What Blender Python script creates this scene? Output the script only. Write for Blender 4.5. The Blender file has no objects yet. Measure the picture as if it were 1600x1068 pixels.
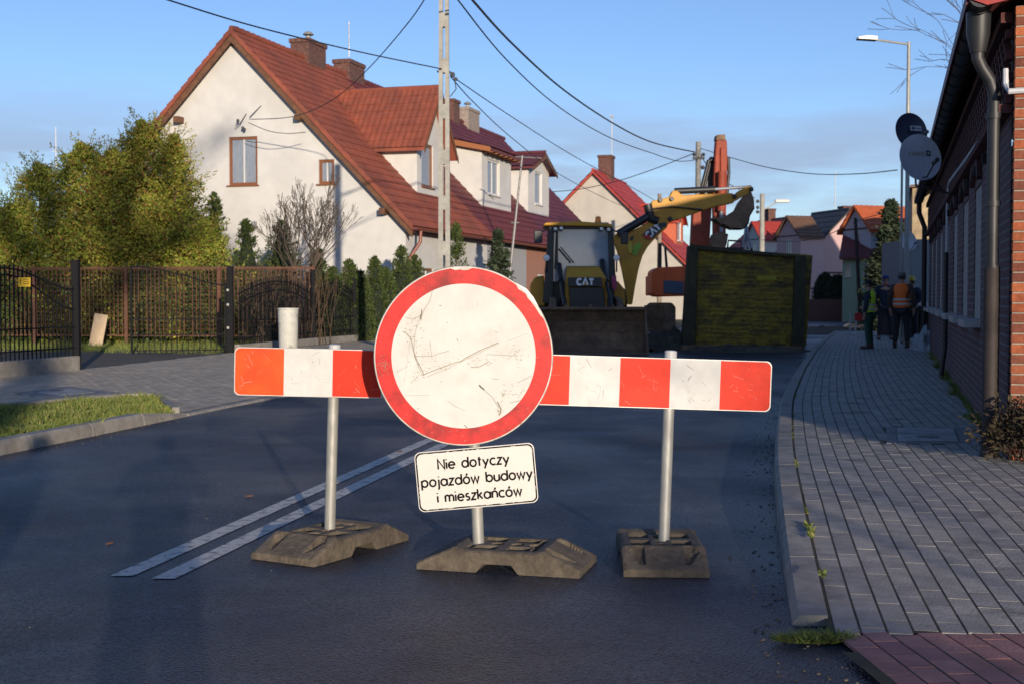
import bpy, bmesh, math, random
import numpy as np
from mathutils import Vector, Matrix
R = math.radians
rnd = random.Random(7)
scene = bpy.context.scene
COL = scene.collection

# ------------------------------------------------------------------ camera
F, HOR, CAMH = 2000.0, 463.0, 1.31            # focal length in photo pixels, horizon row, lens height
PITCH = math.atan((534 - HOR) / F)
cam_d = bpy.data.cameras.new('camera')
cam = bpy.data.objects.new('camera', cam_d); COL.objects.link(cam)
cam.location = (0, 0, CAMH); cam.rotation_euler = (math.pi / 2 - PITCH, 0, 0)
cam_d.sensor_width = 36; cam_d.lens = F / 1600 * 36
cam_d.clip_start = .05; cam_d.clip_end = 3000
cam_d.dof.use_dof = True; cam_d.dof.focus_distance = 6.3; cam_d.dof.aperture_fstop = 7.5
scene.camera = cam

# ------------------------------------------------------------------ world, sun, exposure
SUN_EL, SUN_AZ = R(7.6), math.atan2(.255, -.967)   # azimuth of the direction TOWARDS the sun, from +Y clockwise (x, y)
W = bpy.data.worlds.new('World'); scene.world = W; W.use_nodes = True
nt = W.node_tree; nt.nodes.clear()
def wn(t, **k):
    n = nt.nodes.new(t)
    for a, b in k.items(): setattr(n, a, b)
    return n
sky = wn('ShaderNodeTexSky', sky_type='NISHITA', sun_disc=False)
sky.sun_elevation = R(14); sky.sun_rotation = math.atan2(.255, -.967) 
sky.air_density = 1.0; sky.dust_density = .35; sky.ozone_density = 3.0; sky.altitude = 200
tc = wn('ShaderNodeTexCoord'); sep = wn('ShaderNodeSeparateXYZ'); nt.links.new(tc.outputs['Generated'], sep.inputs[0])
mp = wn('ShaderNodeMapping'); mp.inputs['Scale'].default_value = (3.0, 3.0, 17.0); mp.inputs['Location'].default_value = (1.3, .4, 2.2)
nt.links.new(tc.outputs['Generated'], mp.inputs[0])
nz = wn('ShaderNodeTexNoise'); nz.inputs['Scale'].default_value = 1.6; nz.inputs['Detail'].default_value = 6; nz.inputs['Roughness'].default_value = .55
nt.links.new(mp.outputs[0], nz.inputs['Vector'])
cr = wn('ShaderNodeValToRGB'); cr.color_ramp.elements[0].position = .38; cr.color_ramp.elements[1].position = .58
nt.links.new(nz.outputs[0], cr.inputs[0])
el = wn('ShaderNodeValToRGB'); e = el.color_ramp.elements                        # clouds lie low over the roofs only
e[0].position = 0.0; e[0].color = (1, 1, 1, 1); e[1].position = .17; e[1].color = (0, 0, 0, 1)
m_ = el.color_ramp.elements.new(.11); m_.color = (.85, .85, .85, 1)
nt.links.new(sep.outputs[2], el.inputs[0])
mul = wn('ShaderNodeMath', operation='MULTIPLY'); nt.links.new(cr.outputs[0], mul.inputs[0]); nt.links.new(el.outputs[0], mul.inputs[1])
mul2 = wn('ShaderNodeMath', operation='MULTIPLY'); mul2.inputs[1].default_value = .8; nt.links.new(mul.outputs[0], mul2.inputs[0])
hs = wn('ShaderNodeMix', data_type='RGBA', blend_type='MULTIPLY'); hs.inputs[0].default_value = 1
SKYTINT = (.90, .94, 1.14, 1)
hs.inputs[7].default_value = SKYTINT; nt.links.new(sky.outputs[0], hs.inputs[6])
mx = wn('ShaderNodeMix', data_type='RGBA'); mx.inputs[7].default_value = (2.5, 3.0, 4.2, 1)
nt.links.new(mul2.outputs[0], mx.inputs[0]); nt.links.new(hs.outputs[2], mx.inputs[6])
bg = wn('ShaderNodeBackground'); bg.inputs[1].default_value = .12
nt.links.new(mx.outputs[2], bg.inputs[0]); wo = wn('ShaderNodeOutputWorld'); nt.links.new(bg.outputs[0], wo.inputs[0])
sun_d = bpy.data.lights.new('sun', 'SUN'); sun = bpy.data.objects.new('sun', sun_d); COL.objects.link(sun)
sun_d.energy = 4.5; sun_d.angle = R(.5); sun_d.color = (1.0, .85, .67)
to_sun = Vector((math.sin(SUN_AZ) * math.cos(SUN_EL), math.cos(SUN_AZ) * math.cos(SUN_EL), math.sin(SUN_EL)))
sun.rotation_euler = (-to_sun).to_track_quat('-Z', 'Y').to_euler(); sun.location = (10, -30, 20)
scene.view_settings.view_transform = 'Standard'; scene.view_settings.look = 'None'
scene.view_settings.exposure = 0.20; scene.view_settings.gamma = 1

# ------------------------------------------------------------------ helpers
CP, SP = math.cos(PITCH), math.sin(PITCH)
def ray(u, v):
    a, b = (u - 800) / F, (534 - v) / F
    return Vector((a, b * SP + CP, b * CP - SP))
def P(u, v, Y):
    d = ray(u, v); return Vector((0, 0, CAMH)) + d * (Y / d.y)
def G(u, v, h=0.0):
    d = ray(u, v); return Vector((0, 0, CAMH)) + d * ((h - CAMH) / d.z)

MATS = {}
def mat(name, col, rough=.7, metal=0, noise=0, nscale=6, col2=None, bump=0, bscale=40, spec=.5, island=None, trans=0, stretch=None, emit=None, contrast=(.35, .65)):
    if name in MATS: return MATS[name]
    m = bpy.data.materials.new(name); m.use_nodes = True; MATS[name] = m
    n, l = m.node_tree.nodes, m.node_tree.links; b = n['Principled BSDF']
    c = tuple(col) + (1,); b.inputs['Base Color'].default_value = c; b.inputs['Roughness'].default_value = rough
    b.inputs['Metallic'].default_value = metal; b.inputs['Specular IOR Level'].default_value = spec
    if trans: b.inputs['Transmission Weight'].default_value = trans
    if emit: b.inputs['Emission Color'].default_value = tuple(emit) + (1,); b.inputs['Emission Strength'].default_value = 1
    tcn = n.new('ShaderNodeTexCoord'); vec = tcn.outputs['Object']
    if stretch:
        mpn = n.new('ShaderNodeMapping'); mpn.inputs['Scale'].default_value = stretch; l.new(vec, mpn.inputs[0]); vec = mpn.outputs[0]
    src = None
    if col2 is not None:
        t = n.new('ShaderNodeTexNoise'); t.inputs['Scale'].default_value = nscale; t.inputs['Detail'].default_value = 8; t.inputs['Roughness'].default_value = .6
        l.new(vec, t.inputs['Vector'])
        r = n.new('ShaderNodeValToRGB'); r.color_ramp.elements[0].position = contrast[0]; r.color_ramp.elements[1].position = contrast[1]
        r.color_ramp.elements[0].color = c; r.color_ramp.elements[1].color = tuple(col2) + (1,); l.new(t.outputs[0], r.inputs[0]); src = r.outputs[0]
        l.new(src, b.inputs['Base Color'])
    if island:
        g = n.new('ShaderNodeNewGeometry'); r2 = n.new('ShaderNodeValToRGB'); cols = island; r2.color_ramp.interpolation = 'LINEAR'
        while len(r2.color_ramp.elements) < len(cols): r2.color_ramp.elements.new(.5)
        for i, cc in enumerate(cols):
            r2.color_ramp.elements[i].position = i / (len(cols) - 1)
        for i, cc in enumerate(cols):
            r2.color_ramp.elements[i].color = tuple(cc) + (1,)
        l.new(g.outputs['Random Per Island'], r2.inputs[0])
        if src is not None:
            mm = n.new('ShaderNodeMix'); mm.data_type = 'RGBA'; mm.blend_type = 'MULTIPLY'; mm.inputs[0].default_value = 1
            l.new(r2.outputs[0], mm.inputs[6]); l.new(src, mm.inputs[7]); l.new(mm.outputs[2], b.inputs['Base Color'])
        else: l.new(r2.outputs[0], b.inputs['Base Color'])
    if noise:
        src0 = b.inputs['Base Color'].links[0].from_socket if b.inputs['Base Color'].links else None
        t = n.new('ShaderNodeTexNoise'); t.inputs['Scale'].default_value = nscale * 3.7; t.inputs['Detail'].default_value = 6; l.new(vec, t.inputs['Vector'])
        mr = n.new('ShaderNodeMapRange'); mr.inputs[1].default_value = .25; mr.inputs[2].default_value = .75
        mr.inputs[3].default_value = 1 - noise; mr.inputs[4].default_value = 1 + noise; l.new(t.outputs[0], mr.inputs[0])
        hv = n.new('ShaderNodeMix'); hv.data_type = 'RGBA'; hv.blend_type = 'MULTIPLY'; hv.inputs[0].default_value = 1; hv.clamp_result = False
        if src0: l.new(src0, hv.inputs[6])
        else: hv.inputs[6].default_value = c
        l.new(mr.outputs[0], hv.inputs[7]); l.new(hv.outputs[2], b.inputs['Base Color'])
    if bump:
        t = n.new('ShaderNodeTexNoise'); t.inputs['Scale'].default_value = bscale; t.inputs['Detail'].default_value = 4; l.new(vec, t.inputs['Vector'])
        bp = n.new('ShaderNodeBump'); bp.inputs['Strength'].default_value = bump; bp.inputs['Distance'].default_value = .01
        l.new(t.outputs[0], bp.inputs['Height']); l.new(bp.outputs[0], b.inputs['Normal'])
    return m

def brickmat(name, c1, c2, mortar, bw=.25, bh=.0725, ms=.012, rough=.9, swap=False, painted=0):
    if name in MATS: return MATS[name]
    m = mat(name, c1, rough); n, l = m.node_tree.nodes, m.node_tree.links; b = n['Principled BSDF']
    tcn = n.new('ShaderNodeTexCoord'); s = n.new('ShaderNodeSeparateXYZ'); l.new(tcn.outputs['Object'], s.inputs[0])
    ad = n.new('ShaderNodeMath'); l.new(s.outputs[0], ad.inputs[0]); l.new(s.outputs[1], ad.inputs[1])
    cb = n.new('ShaderNodeCombineXYZ'); l.new(ad.outputs[0], cb.inputs[0]); l.new(s.outputs[2], cb.inputs[1])
    br = n.new('ShaderNodeTexBrick'); br.inputs['Scale'].default_value = 1; br.inputs['Brick Width'].default_value = bw; br.inputs['Row Height'].default_value = bh
    br.inputs['Mortar Size'].default_value = ms; br.inputs['Color1'].default_value = tuple(c1) + (1,); br.inputs['Color2'].default_value = tuple(c2) + (1,)
    br.inputs['Mortar'].default_value = tuple(mortar) + (1,); br.inputs['Mortar Smooth'].default_value = .2
    l.new(cb.outputs[0], br.inputs['Vector'])
    t = n.new('ShaderNodeTexNoise'); t.inputs['Scale'].default_value = 9; t.inputs['Detail'].default_value = 8; l.new(tcn.outputs['Object'], t.inputs['Vector'])
    mr = n.new('ShaderNodeMapRange'); mr.inputs[1].default_value = .3; mr.inputs[2].default_value = .7; mr.inputs[3].default_value = .6; mr.inputs[4].default_value = 1.3; l.new(t.outputs[0], mr.inputs[0])
    mm = n.new('ShaderNodeMix'); mm.data_type = 'RGBA'; mm.blend_type = 'MULTIPLY'; mm.inputs[0].default_value = 1; l.new(br.outputs[0], mm.inputs[6]); l.new(mr.outputs[0], mm.inputs[7])
    l.new(mm.outputs[2], b.inputs['Base Color'])
    bp = n.new('ShaderNodeBump'); bp.inputs['Strength'].default_value = .8; bp.inputs['Distance'].default_value = .012; bp.invert = True
    l.new(br.outputs['Fac'], bp.inputs['Height']); l.new(bp.outputs[0], b.inputs['Normal'])
    return m

def link(o, parent=None):
    COL.objects.link(o)
    if parent is not None: o.parent = parent
    return o
def tag(o, label, cat, group=None):
    o['label'] = label; o['category'] = cat
    if group: o['group'] = group
    return o
def struct(o, kind='structure'): o['kind'] = kind; return o
def empty(name, loc=(0, 0, 0), rz=0, label=None, cat=None, group=None, rot=None):
    o = bpy.data.objects.new(name, None); o.location = loc; o.rotation_euler = rot if rot else (0, 0, rz); o.empty_display_size = .2
    link(o)
    if label: tag(o, label, cat, group)
    return o
def frame(o):
    return Matrix.Translation(o.location) @ o.rotation_euler.to_matrix().to_4x4()
def copy_tree(o, parent=None):
    c = o.copy(); COL.objects.link(c); c.parent = parent
    for ch in [x for x in bpy.data.objects if x.parent == o]: copy_tree(ch, c)
    return c

class MB:
    def __init__(s): s.v = []; s.f = []; s.mi = []; s.cur = 0
    def add(s, vs, fs):
        k = len(s.v); s.v += [tuple(v) for v in vs]; s.f += [tuple(k + i for i in f) for f in fs]; s.mi += [s.cur] * len(fs)
    def box(s, c, d, rot=None, taper=1.0):
        c = Vector(c); x, y, z = d[0] / 2, d[1] / 2, d[2] / 2
        vs = [Vector((a * x * (taper if e > 0 else 1), b * y * (taper if e > 0 else 1), e * z)) for e in (-1, 1) for a, b in ((-1, -1), (1, -1), (1, 1), (-1, 1))]
        if rot is not None:
            M = rot if isinstance(rot, Matrix) else Matrix.Rotation(rot, 3, 'Z')
            vs = [M @ v for v in vs]
        s.add([v + c for v in vs], [(3, 2, 1, 0), (4, 5, 6, 7), (0, 1, 5, 4), (1, 2, 6, 5), (2, 3, 7, 6), (3, 0, 4, 7)]); return s
    def bx(s, x0, x1, y0, y1, z0, z1): return s.box(((x0 + x1) / 2, (y0 + y1) / 2, (z0 + z1) / 2), (abs(x1 - x0), abs(y1 - y0), abs(z1 - z0)))
    def tube(s, pts, r, n=8, cap=True):
        pts = [Vector(p) for p in pts]; rs = r if isinstance(r, (list, tuple)) else [r] * len(pts)
        k = len(s.v); up = None
        for i, p in enumerate(pts):
            t = (pts[min(i + 1, len(pts) - 1)] - pts[max(i - 1, 0)])
            t = t.normalized() if t.length > 1e-9 else Vector((0, 0, 1))
            if up is None:
                a = Vector((0, 0, 1)) if abs(t.z) < .9 else Vector((1, 0, 0)); up = (a - t * a.dot(t)).normalized()
            else:
                up = up - t * up.dot(t); up = up.normalized() if up.length > 1e-6 else Vector((1, 0, 0))
            w = t.cross(up)
            for j in range(n):
                an = 2 * math.pi * j / n; s.v.append(tuple(p + (up * math.cos(an) + w * math.sin(an)) * rs[i]))
        for i in range(len(pts) - 1):
            for j in range(n):
                a, b = k + i * n + j, k + i * n + (j + 1) % n; s.f.append((a, b, b + n, a + n)); s.mi.append(s.cur)
        if cap:
            s.f.append(tuple(k + j for j in reversed(range(n)))); s.f.append(tuple(k + (len(pts) - 1) * n + j for j in range(n))); s.mi += [s.cur] * 2
        return s
    def prism(s, poly, a, b, fn):
        """poly: 2D outline, extruded between depths a and b; fn(p, d) -> 3D"""
        n = len(poly); area = sum(poly[i][0] * poly[(i + 1) % n][1] - poly[(i + 1) % n][0] * poly[i][1] for i in range(n))
        if area < 0: poly = list(reversed(poly))
        vs = [fn(p, a) for p in poly] + [fn(p, b) for p in poly]
        s.add(vs, [tuple(range(n)), tuple(reversed(range(n, 2 * n)))] + [(i, n + i, n + (i + 1) % n, (i + 1) % n) for i in range(n)]); return s
    def lathe(s, prof, n=24, c=(0, 0, 0), fn=None):
        k = len(s.v)
        for (r, z) in prof:
            for j in range(n):
                an = 2 * math.pi * j / n; p = Vector((r * math.cos(an), r * math.sin(an), z))
                s.v.append(tuple((fn(p) if fn else p) + Vector(c)))
        for i in range(len(prof) - 1):
            for j in range(n):
                a, b = k + i * n + j, k + i * n + (j + 1) % n; s.f.append((a, b, b + n, a + n)); s.mi.append(s.cur)
        s.f.append(tuple(k + j for j in reversed(range(n)))); s.f.append(tuple(k + (len(prof) - 1) * n + j for j in range(n))); s.mi += [s.cur] * 2
        return s
    def ball(s, c, r, n=12, m=8, sc=(1, 1, 1)):
        prof = [(max(1e-4, math.sin(math.pi * i / m)) * r, -math.cos(math.pi * i / m) * r) for i in range(m + 1)]
        return s.lathe(prof, n, c, lambda p: Vector((p.x * sc[0], p.y * sc[1], p.z * sc[2])))
    def quad(s, *p): s.add(p, [tuple(range(len(p)))]); return s
    def build(s, name, m, parent=None, smooth=False, bevel=0, seg=1, fix=True):
        me = bpy.data.meshes.new(name); me.from_pydata(s.v, [], s.f)
        ms = m if isinstance(m, (list, tuple)) else [m]
        for x in ms: me.materials.append(x)
        if len(ms) > 1: me.polygons.foreach_set('material_index', s.mi)
        if bevel or fix:
            bm = bmesh.new(); bm.from_mesh(me)
            if fix: bmesh.ops.recalc_face_normals(bm, faces=bm.faces)
            if bevel:
                ed = [e for e in bm.edges if len(e.link_faces) == 2 and e.calc_face_angle(0) > .5]
                bmesh.ops.bevel(bm, geom=ed, offset=bevel, segments=seg, profile=.5, affect='EDGES', clamp_overlap=True)
            bm.to_mesh(me); bm.free()
        if smooth:
            me.polygons.foreach_set('use_smooth', [True] * len(me.polygons))
            try: me.set_sharp_from_angle(angle=R(40))
            except Exception: pass
        me.update()
        return link(bpy.data.objects.new(name, me), parent)
def box_obj(name, c, d, m, parent=None, rot=None, bevel=0): return MB().box(c, d, rot).build(name, m, parent, bevel=bevel)
def tube_obj(name, pts, r, m, parent=None, n=8): return MB().tube(pts, r, n).build(name, m, parent, smooth=True)

# ------------------------------------------------------------------ stroke lettering
def arc(cx, cy, r, a0, a1, ry=None, n=18):
    ry = r if ry is None else ry
    return [(cx + r * math.cos(R(a0 + (a1 - a0) * i / n)), cy + ry * math.sin(R(a0 + (a1 - a0) * i / n))) for i in range(n + 1)]
O_ = arc(.48, .5, .46, 0, 360, .5)
GL = {
 'o': (.96, [O_]), 'a': (.98, [O_, [(.96, 1), (.96, 0)]]), 'd': (.98, [O_, [(.96, 1.55), (.96, 0)]]), 'b': (.98, [O_, [(0.02, 1.55), (0.02, 0)]]),
 'p': (.98, [O_, [(0.02, 1), (0.02, -.5)]]), 'e': (.96, [[(.04, .52), (.93, .52)] + arc(.48, .5, .46, 4, 320, .5)]), 'c': (.8, [arc(.5, .5, .48, 48, 312, .5)]),
 'i': (.1, [[(.05, 1), (.05, 0)], [(.05, 1.32), (.05, 1.47)]]), 'j': (.25, [[(.2, 1), (.2, -.25)] + arc(0, -.25, .2, 0, -90, .25), [(.2, 1.32), (.2, 1.47)]]),
 't': (.5, [[(.22, 1.4), (.22, 0)], [(0, 1), (.5, 1)]]), 'y': (.85, [[(0, 1), (.43, .05)], [(.85, 1), (.2, -.5)]]),
 'z': (.72, [[(.02, 1), (.7, 1), (.02, 0), (.72, 0)]]), 'w': (1.2, [[(0, 1), (.3, 0), (.6, .95), (.9, 0), (1.2, 1)]]),
 'u': (.8, [[(0, 1), (0, .4)] + arc(.38, .4, .38, 180, 360, .4) + [(.78, 1)], [(.8, .5), (.8, 0)]]),
 'n': (.8, [[(0.02, 1), (0.02, 0)], [(0.02, .6)] + arc(.4, .6, .38, 180, 0, .4) + [(.78, 0)]]),
 'm': (1.3, [[(0.02, 1), (0.02, 0)], [(0.02, .65)] + arc(.33, .65, .31, 180, 0, .35) + [(.64, 0)], [(.65, .65)] + arc(.96, .65, .31, 180, 0, .35) + [(1.27, 0)]]),
 's': (.62, [arc(.32, .74, .25, 50, 250, .25) + arc(.3, .26, .28, 75, -140, .26)]),
 'k': (.72, [[(.02, 1.55), (.02, 0)], [(.66, 1), (.04, .42)], [(.24, .58), (.72, 0)]]),
 'N': (1.02, [[(.03, 0), (.03, 1.5), (1, 0), (1, 1.5)]]),
 'C': (1.1, [arc(.62, .75, .55, 42, 318, .7)]), 'A': (1.2, [[(0, 0), (.6, 1.5), (1.2, 0)]]), 'T': (1.1, [[(0, 1.4), (1.1, 1.4)], [(.55, 1.5), (.55, 0)]]),
}
GL['ó'] = (.96, GL['o'][1] + [[(.45, 1.22), (.68, 1.55)]]); GL['ń'] = (.8, GL['n'][1] + [[(.38, 1.22), (.6, 1.55)]])
def ribbon(mb, pts, w, fn):
    pts = [Vector(p) for p in pts]; L, Rr = [], []
    for i, p in enumerate(pts):
        d0 = (p - pts[i - 1]).normalized() if i else None; d1 = (pts[i + 1] - p).normalized() if i < len(pts) - 1 else None
        if d0 is None: d0 = d1
        if d1 is None: d1 = d0
        n0, n1 = Vector((-d0.y, d0.x)), Vector((-d1.y, d1.x)); m = (n0 + n1)
        m = m.normalized() if m.length > .1 else n0
        k = min(1 / max(.25, m.dot(n0)), 2.2); L.append(fn(p + m * w / 2 * k)); Rr.append(fn(p - m * w / 2 * k))
    n = len(pts); mb.add(L + Rr, [(n + i, n + i + 1, i + 1, i) for i in range(n - 1)])
def text_width(t, s, sp, space): return sum((space if c == ' ' else (GL[c][0] + sp)) * s for c in t) - sp * s
def text(mb, t, size, place, stroke=.24, sp=.34, space=.8, center=True, step=.00015):
    """place(x, y, lift) -> 3D"""
    x = -text_width(t, size, sp, space) / 2 if center else 0; k = 0
    for c in t:
        if c == ' ': x += space * size; continue
        w, st = GL[c]
        for poly in st:
            k += 1; lift = step * (1 + k % 3)
            ribbon(mb, [(x + a * size, b * size) for a, b in poly], stroke * size, lambda p: place(p.x, p.y, lift))
        x += (w + sp) * size

# ------------------------------------------------------------------ foliage
def leaf_object(name, centers, dirs, length, width, m, parent=None, seed=1):
    rs = np.random.RandomState(seed); n = len(centers); c = np.asarray(centers, float); d = np.asarray(dirs, float)
    d /= np.linalg.norm(d, axis=1)[:, None] + 1e-9
    r = rs.normal(size=(n, 3)); s = np.cross(d, r); s /= np.linalg.norm(s, axis=1)[:, None] + 1e-9
    ln = length * rs.uniform(.6, 1.4, (n, 1)); wd = width * rs.uniform(.7, 1.3, (n, 1))
    nrm = np.cross(d, s) * wd * .25
    v = np.empty((n, 4, 3)); v[:, 0] = c - d * ln * .5; v[:, 1] = c + s * wd * .5 + nrm; v[:, 2] = c + d * ln * .5; v[:, 3] = c - s * wd * .5 + nrm
    me = bpy.data.meshes.new(name); me.vertices.add(4 * n); me.vertices.foreach_set('co', v.reshape(-1))
    me.loops.add(4 * n); me.loops.foreach_set('vertex_index', np.arange(4 * n)); me.polygons.add(n)
    me.polygons.foreach_set('loop_start', np.arange(0, 4 * n, 4)); me.polygons.foreach_set('loop_total', np.full(n, 4))
    me.materials.append(m); me.update(calc_edges=True); me.validate()
    return link(bpy.data.objects.new(name, me), parent)

def conifer(name, base, h, rad, m, bark, label, cat='tree', group=None, n=9000, tips=260, power=.8, low=.03, leaf=.13, clump=.22, seed=1, up=.5, lean=0, jit=(.72, 1.12), sprigs=0, core=None):
    rs = np.random.RandomState(seed); root = empty(name, base, rs.uniform(0, 6), label, cat, group)
    t = rs.uniform(0, 1, tips) ** 1.25; t[:6] = np.linspace(.9, 1, 6)
    an = rs.uniform(0, 2 * math.pi, tips); prof = (1 - t) ** power * (1 - .35 * np.exp(-t * 9)) + .02
    rr = rad * prof * rs.uniform(jit[0], jit[1], tips) ; z = h * (low + (1 - low) * t)
    tp = np.stack([rr * np.cos(an), rr * np.sin(an), z], 1)
    out = np.stack([np.cos(an), np.sin(an), np.full(tips, up)], 1)
    if sprigs:
        sk = rs.randint(0, tips, sprigs); sd = out[sk] + np.array([0, 0, .7]) + rs.normal(size=(sprigs, 3)) * .35; sd /= np.linalg.norm(sd, axis=1)[:, None]
        q = np.repeat(tp[sk], 22, 0) + np.repeat(sd, 22, 0) * (np.tile(np.linspace(0, .55, 22), sprigs))[:, None] + rs.normal(size=(sprigs * 22, 3)) * np.tile(np.linspace(.07, .02, 22), sprigs)[:, None]
        leaf_object('sprays', q, np.repeat(sd, 22, 0) + rs.normal(size=q.shape) * .45, leaf * .8, leaf * .35, m, root, seed + 1)
    k = rs.randint(0, tips, n); back = rs.uniform(0, 1, n) ** 1.3
    sc = clump * (.5 + .8 * prof[k])
    c = tp[k] - out[k] * (back * (rr[k] * .75))[:, None] * np.array([1, 1, .35]) + rs.normal(size=(n, 3)) * sc[:, None] * np.array([.6, .6, .6])
    c[:, 2] = np.clip(c[:, 2], .05, None)
    d = out[k] + rs.normal(size=(n, 3)) * .55
    leaf_object('crown', c, d, leaf, leaf * .42, m, root, seed)
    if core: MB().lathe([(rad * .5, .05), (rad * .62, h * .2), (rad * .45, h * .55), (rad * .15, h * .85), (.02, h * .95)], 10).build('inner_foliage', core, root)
    MB().tube([(0, 0, 0), (0, 0, h * .5), (0, 0, h * .93)], [max(.03, rad * .08), max(.02, rad * .05), .008], 7).build('trunk', bark, root)
    return root

def branches(mb, p, d, L, r, depth, rs, spread=.5, up=.15, seg=3, tip=None, kids=(2, 3), ratio=.72, minr=.004, n=5, grav=0):
    pts = [p]; rr = [r]; q = Vector(p); d = Vector(d).normalized(); nodes = []
    for i in range(seg):
        d = (d + Vector((rs.gauss(0, .10), rs.gauss(0, .10), rs.gauss(0, .06) + up * .12 - grav))).normalized()
        q = q + d * (L / seg); pts.append(q); rr.append(max(minr, r * (1 - .35 * (i + 1) / seg))); nodes.append((q, d.copy()))
    mb.tube(pts, rr, n if depth > 1 else 4, cap=False)
    if depth == 0:
        if tip is not None: tip.append((q, d))
        return
    for k in range(rs.randint(*kids)):
        ax = Vector((rs.gauss(0, 1), rs.gauss(0, 1), rs.gauss(0, .5))); ax = (ax - d * ax.dot(d)).normalized()
        nd = (d + ax * spread * rs.uniform(.6, 1.3) + Vector((0, 0, up))).normalized()
        s0 = nodes[-1][0] if k < 2 else nodes[rs.randint(0, seg - 1)][0]
        branches(mb, s0, nd, L * ratio * rs.uniform(.8, 1.15), rr[-1] * .72, depth - 1, rs, spread, up, seg, tip, kids, ratio, minr, n, grav)
# ------------------------------------------------------------------ road geometry
KT = [(-30, -4.6), (-5, -.55), (2, .58), (5.07, 1.105), (7.77, 1.605), (10.2, 2.085), (14.8, 3.09), (20.6, 4.55), (28.5, 6.64), (38, 9.3), (60, 15.8), (100, 27.5), (160, 46)]
LT = [(-30, -10.8), (-5, -7.1), (5, -5.35), (10.56, -4.22), (11.8, -3.97), (12.84, -3.77), (14, -3.55), (16.2, -3.1), (20, -2.05), (25, -.75), (30, .65), (40, 3.4), (60, 9.3), (100, 21), (160, 39)]
def smoothed(T):
    ys = np.arange(-30, 160, .25); xs = np.interp(ys, [a for a, b in T], [b for a, b in T])
    k = np.ones(13) / 13; xp = np.convolve(np.pad(xs, 6, mode='reflect', reflect_type='odd'), k, 'valid'); return ys, xp
KY, KX = smoothed(KT); LY, LX = smoothed(LT)
def kx(y): return float(np.interp(y, KY, KX))
def lx(y): return float(np.interp(y, LY, LX))
def wallx(y): return .879 + .296 * y          # foot of the brick building on the pavement
def sh(y): return .02 + .09 * min(1, max(0, (y - 4.7) / 2.8))   # pavement height over the road
FENCE = [(-9.6, 14.5), (-8.15, 20.0), (-7.61, 22.4), (-6.42, 29.1), (-5.27, 34.0), (-3.6, 39.6)]
def fencex(y): return float(np.interp(y, [p[1] for p in FENCE], [p[0] for p in FENCE]))

M_dirt = mat('bare_soil', (.055, .045, .033), .95, col2=(.09, .075, .05), nscale=1.5, noise=.35, bump=.6, bscale=14)
M_asph = mat('asphalt', (.011, .015, .026), .6, col2=(.030, .031, .036), nscale=.7, noise=.4, bump=.0, contrast=(.42, .62))
def asphalt_nodes(m):
    n, l = m.node_tree.nodes, m.node_tree.links; b = n['Principled BSDF']; t0 = n.new('ShaderNodeTexCoord')
    v = n.new('ShaderNodeTexVoronoi'); v.inputs['Scale'].default_value = 95; l.new(t0.outputs['Object'], v.inputs['Vector'])
    z = n.new('ShaderNodeTexNoise'); z.inputs['Scale'].default_value = 55; z.inputs['Detail'].default_value = 5; l.new(t0.outputs['Object'], z.inputs['Vector'])
    a = n.new('ShaderNodeMath'); l.new(v.outputs['Distance'], a.inputs[0]); l.new(z.outputs[0], a.inputs[1])
    bp = n.new('ShaderNodeBump'); bp.inputs['Strength'].default_value = .9; bp.inputs['Distance'].default_value = .02; l.new(a.outputs[0], bp.inputs['Height']); l.new(bp.outputs[0], b.inputs['Normal'])
    v2 = n.new('ShaderNodeTexVoronoi'); v2.inputs['Scale'].default_value = 90; l.new(t0.outputs['Object'], v2.inputs['Vector'])
    sv = n.new('ShaderNodeSeparateColor'); l.new(v2.outputs['Color'], sv.inputs[0]); mr2 = n.new('ShaderNodeMapRange'); mr2.inputs[3].default_value = .1; mr2.inputs[4].default_value = 3.0; l.new(sv.outputs[0], mr2.inputs[0])
    mm = n.new('ShaderNodeMix'); mm.data_type = 'RGBA'; mm.blend_type = 'MULTIPLY'; mm.inputs[0].default_value = 1; mm.clamp_result = False
    s0 = b.inputs['Base Color'].links[0].from_socket; l.new(s0, mm.inputs[6]); l.new(mr2.outputs[0], mm.inputs[7]); l.new(mm.outputs[2], b.inputs['Base Color'])
    dn = n.new('ShaderNodeTexNoise'); dn.inputs['Scale'].default_value = 1.7; dn.inputs['Detail'].default_value = 9; dn.inputs['Roughness'].default_value = .7; l.new(t0.outputs['Object'], dn.inputs['Vector'])
    dr = n.new('ShaderNodeMapRange'); dr.inputs[1].default_value = .53; dr.inputs[2].default_value = .72; dr.inputs[4].default_value = .4; l.new(dn.outputs[0], dr.inputs[0])
    dm = n.new('ShaderNodeMix'); dm.data_type = 'RGBA'; dm.inputs[7].default_value = (.085, .075, .062, 1); l.new(dr.outputs[0], dm.inputs[0]); l.new(mm.outputs[2], dm.inputs[6]); l.new(dm.outputs[2], b.inputs['Base Color'])
    q = n.new('ShaderNodeTexNoise'); q.inputs['Scale'].default_value = .5; q.inputs['Detail'].default_value = 7; l.new(t0.outputs['Object'], q.inputs['Vector'])
    r = n.new('ShaderNodeMapRange'); r.inputs[1].default_value = .4; r.inputs[2].default_value = .65; r.inputs[3].default_value = .36; r.inputs[4].default_value = .62; b.inputs['Specular IOR Level'].default_value = .5
    l.new(q.outputs[0], r.inputs[0]); l.new(r.outputs[0], b.inputs['Roughness'])
asphalt_nodes(M_asph)
M_line = mat('worn_road_paint', (.54, .50, .44), .6, col2=(.11, .11, .115), nscale=13, noise=.2, bump=.5, bscale=90, contrast=(.50, .66))
M_conc = mat('kerb_concrete', (.30, .275, .24), .85, col2=(.20, .185, .16), nscale=3.5, noise=.18, bump=.3, bscale=60)
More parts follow.
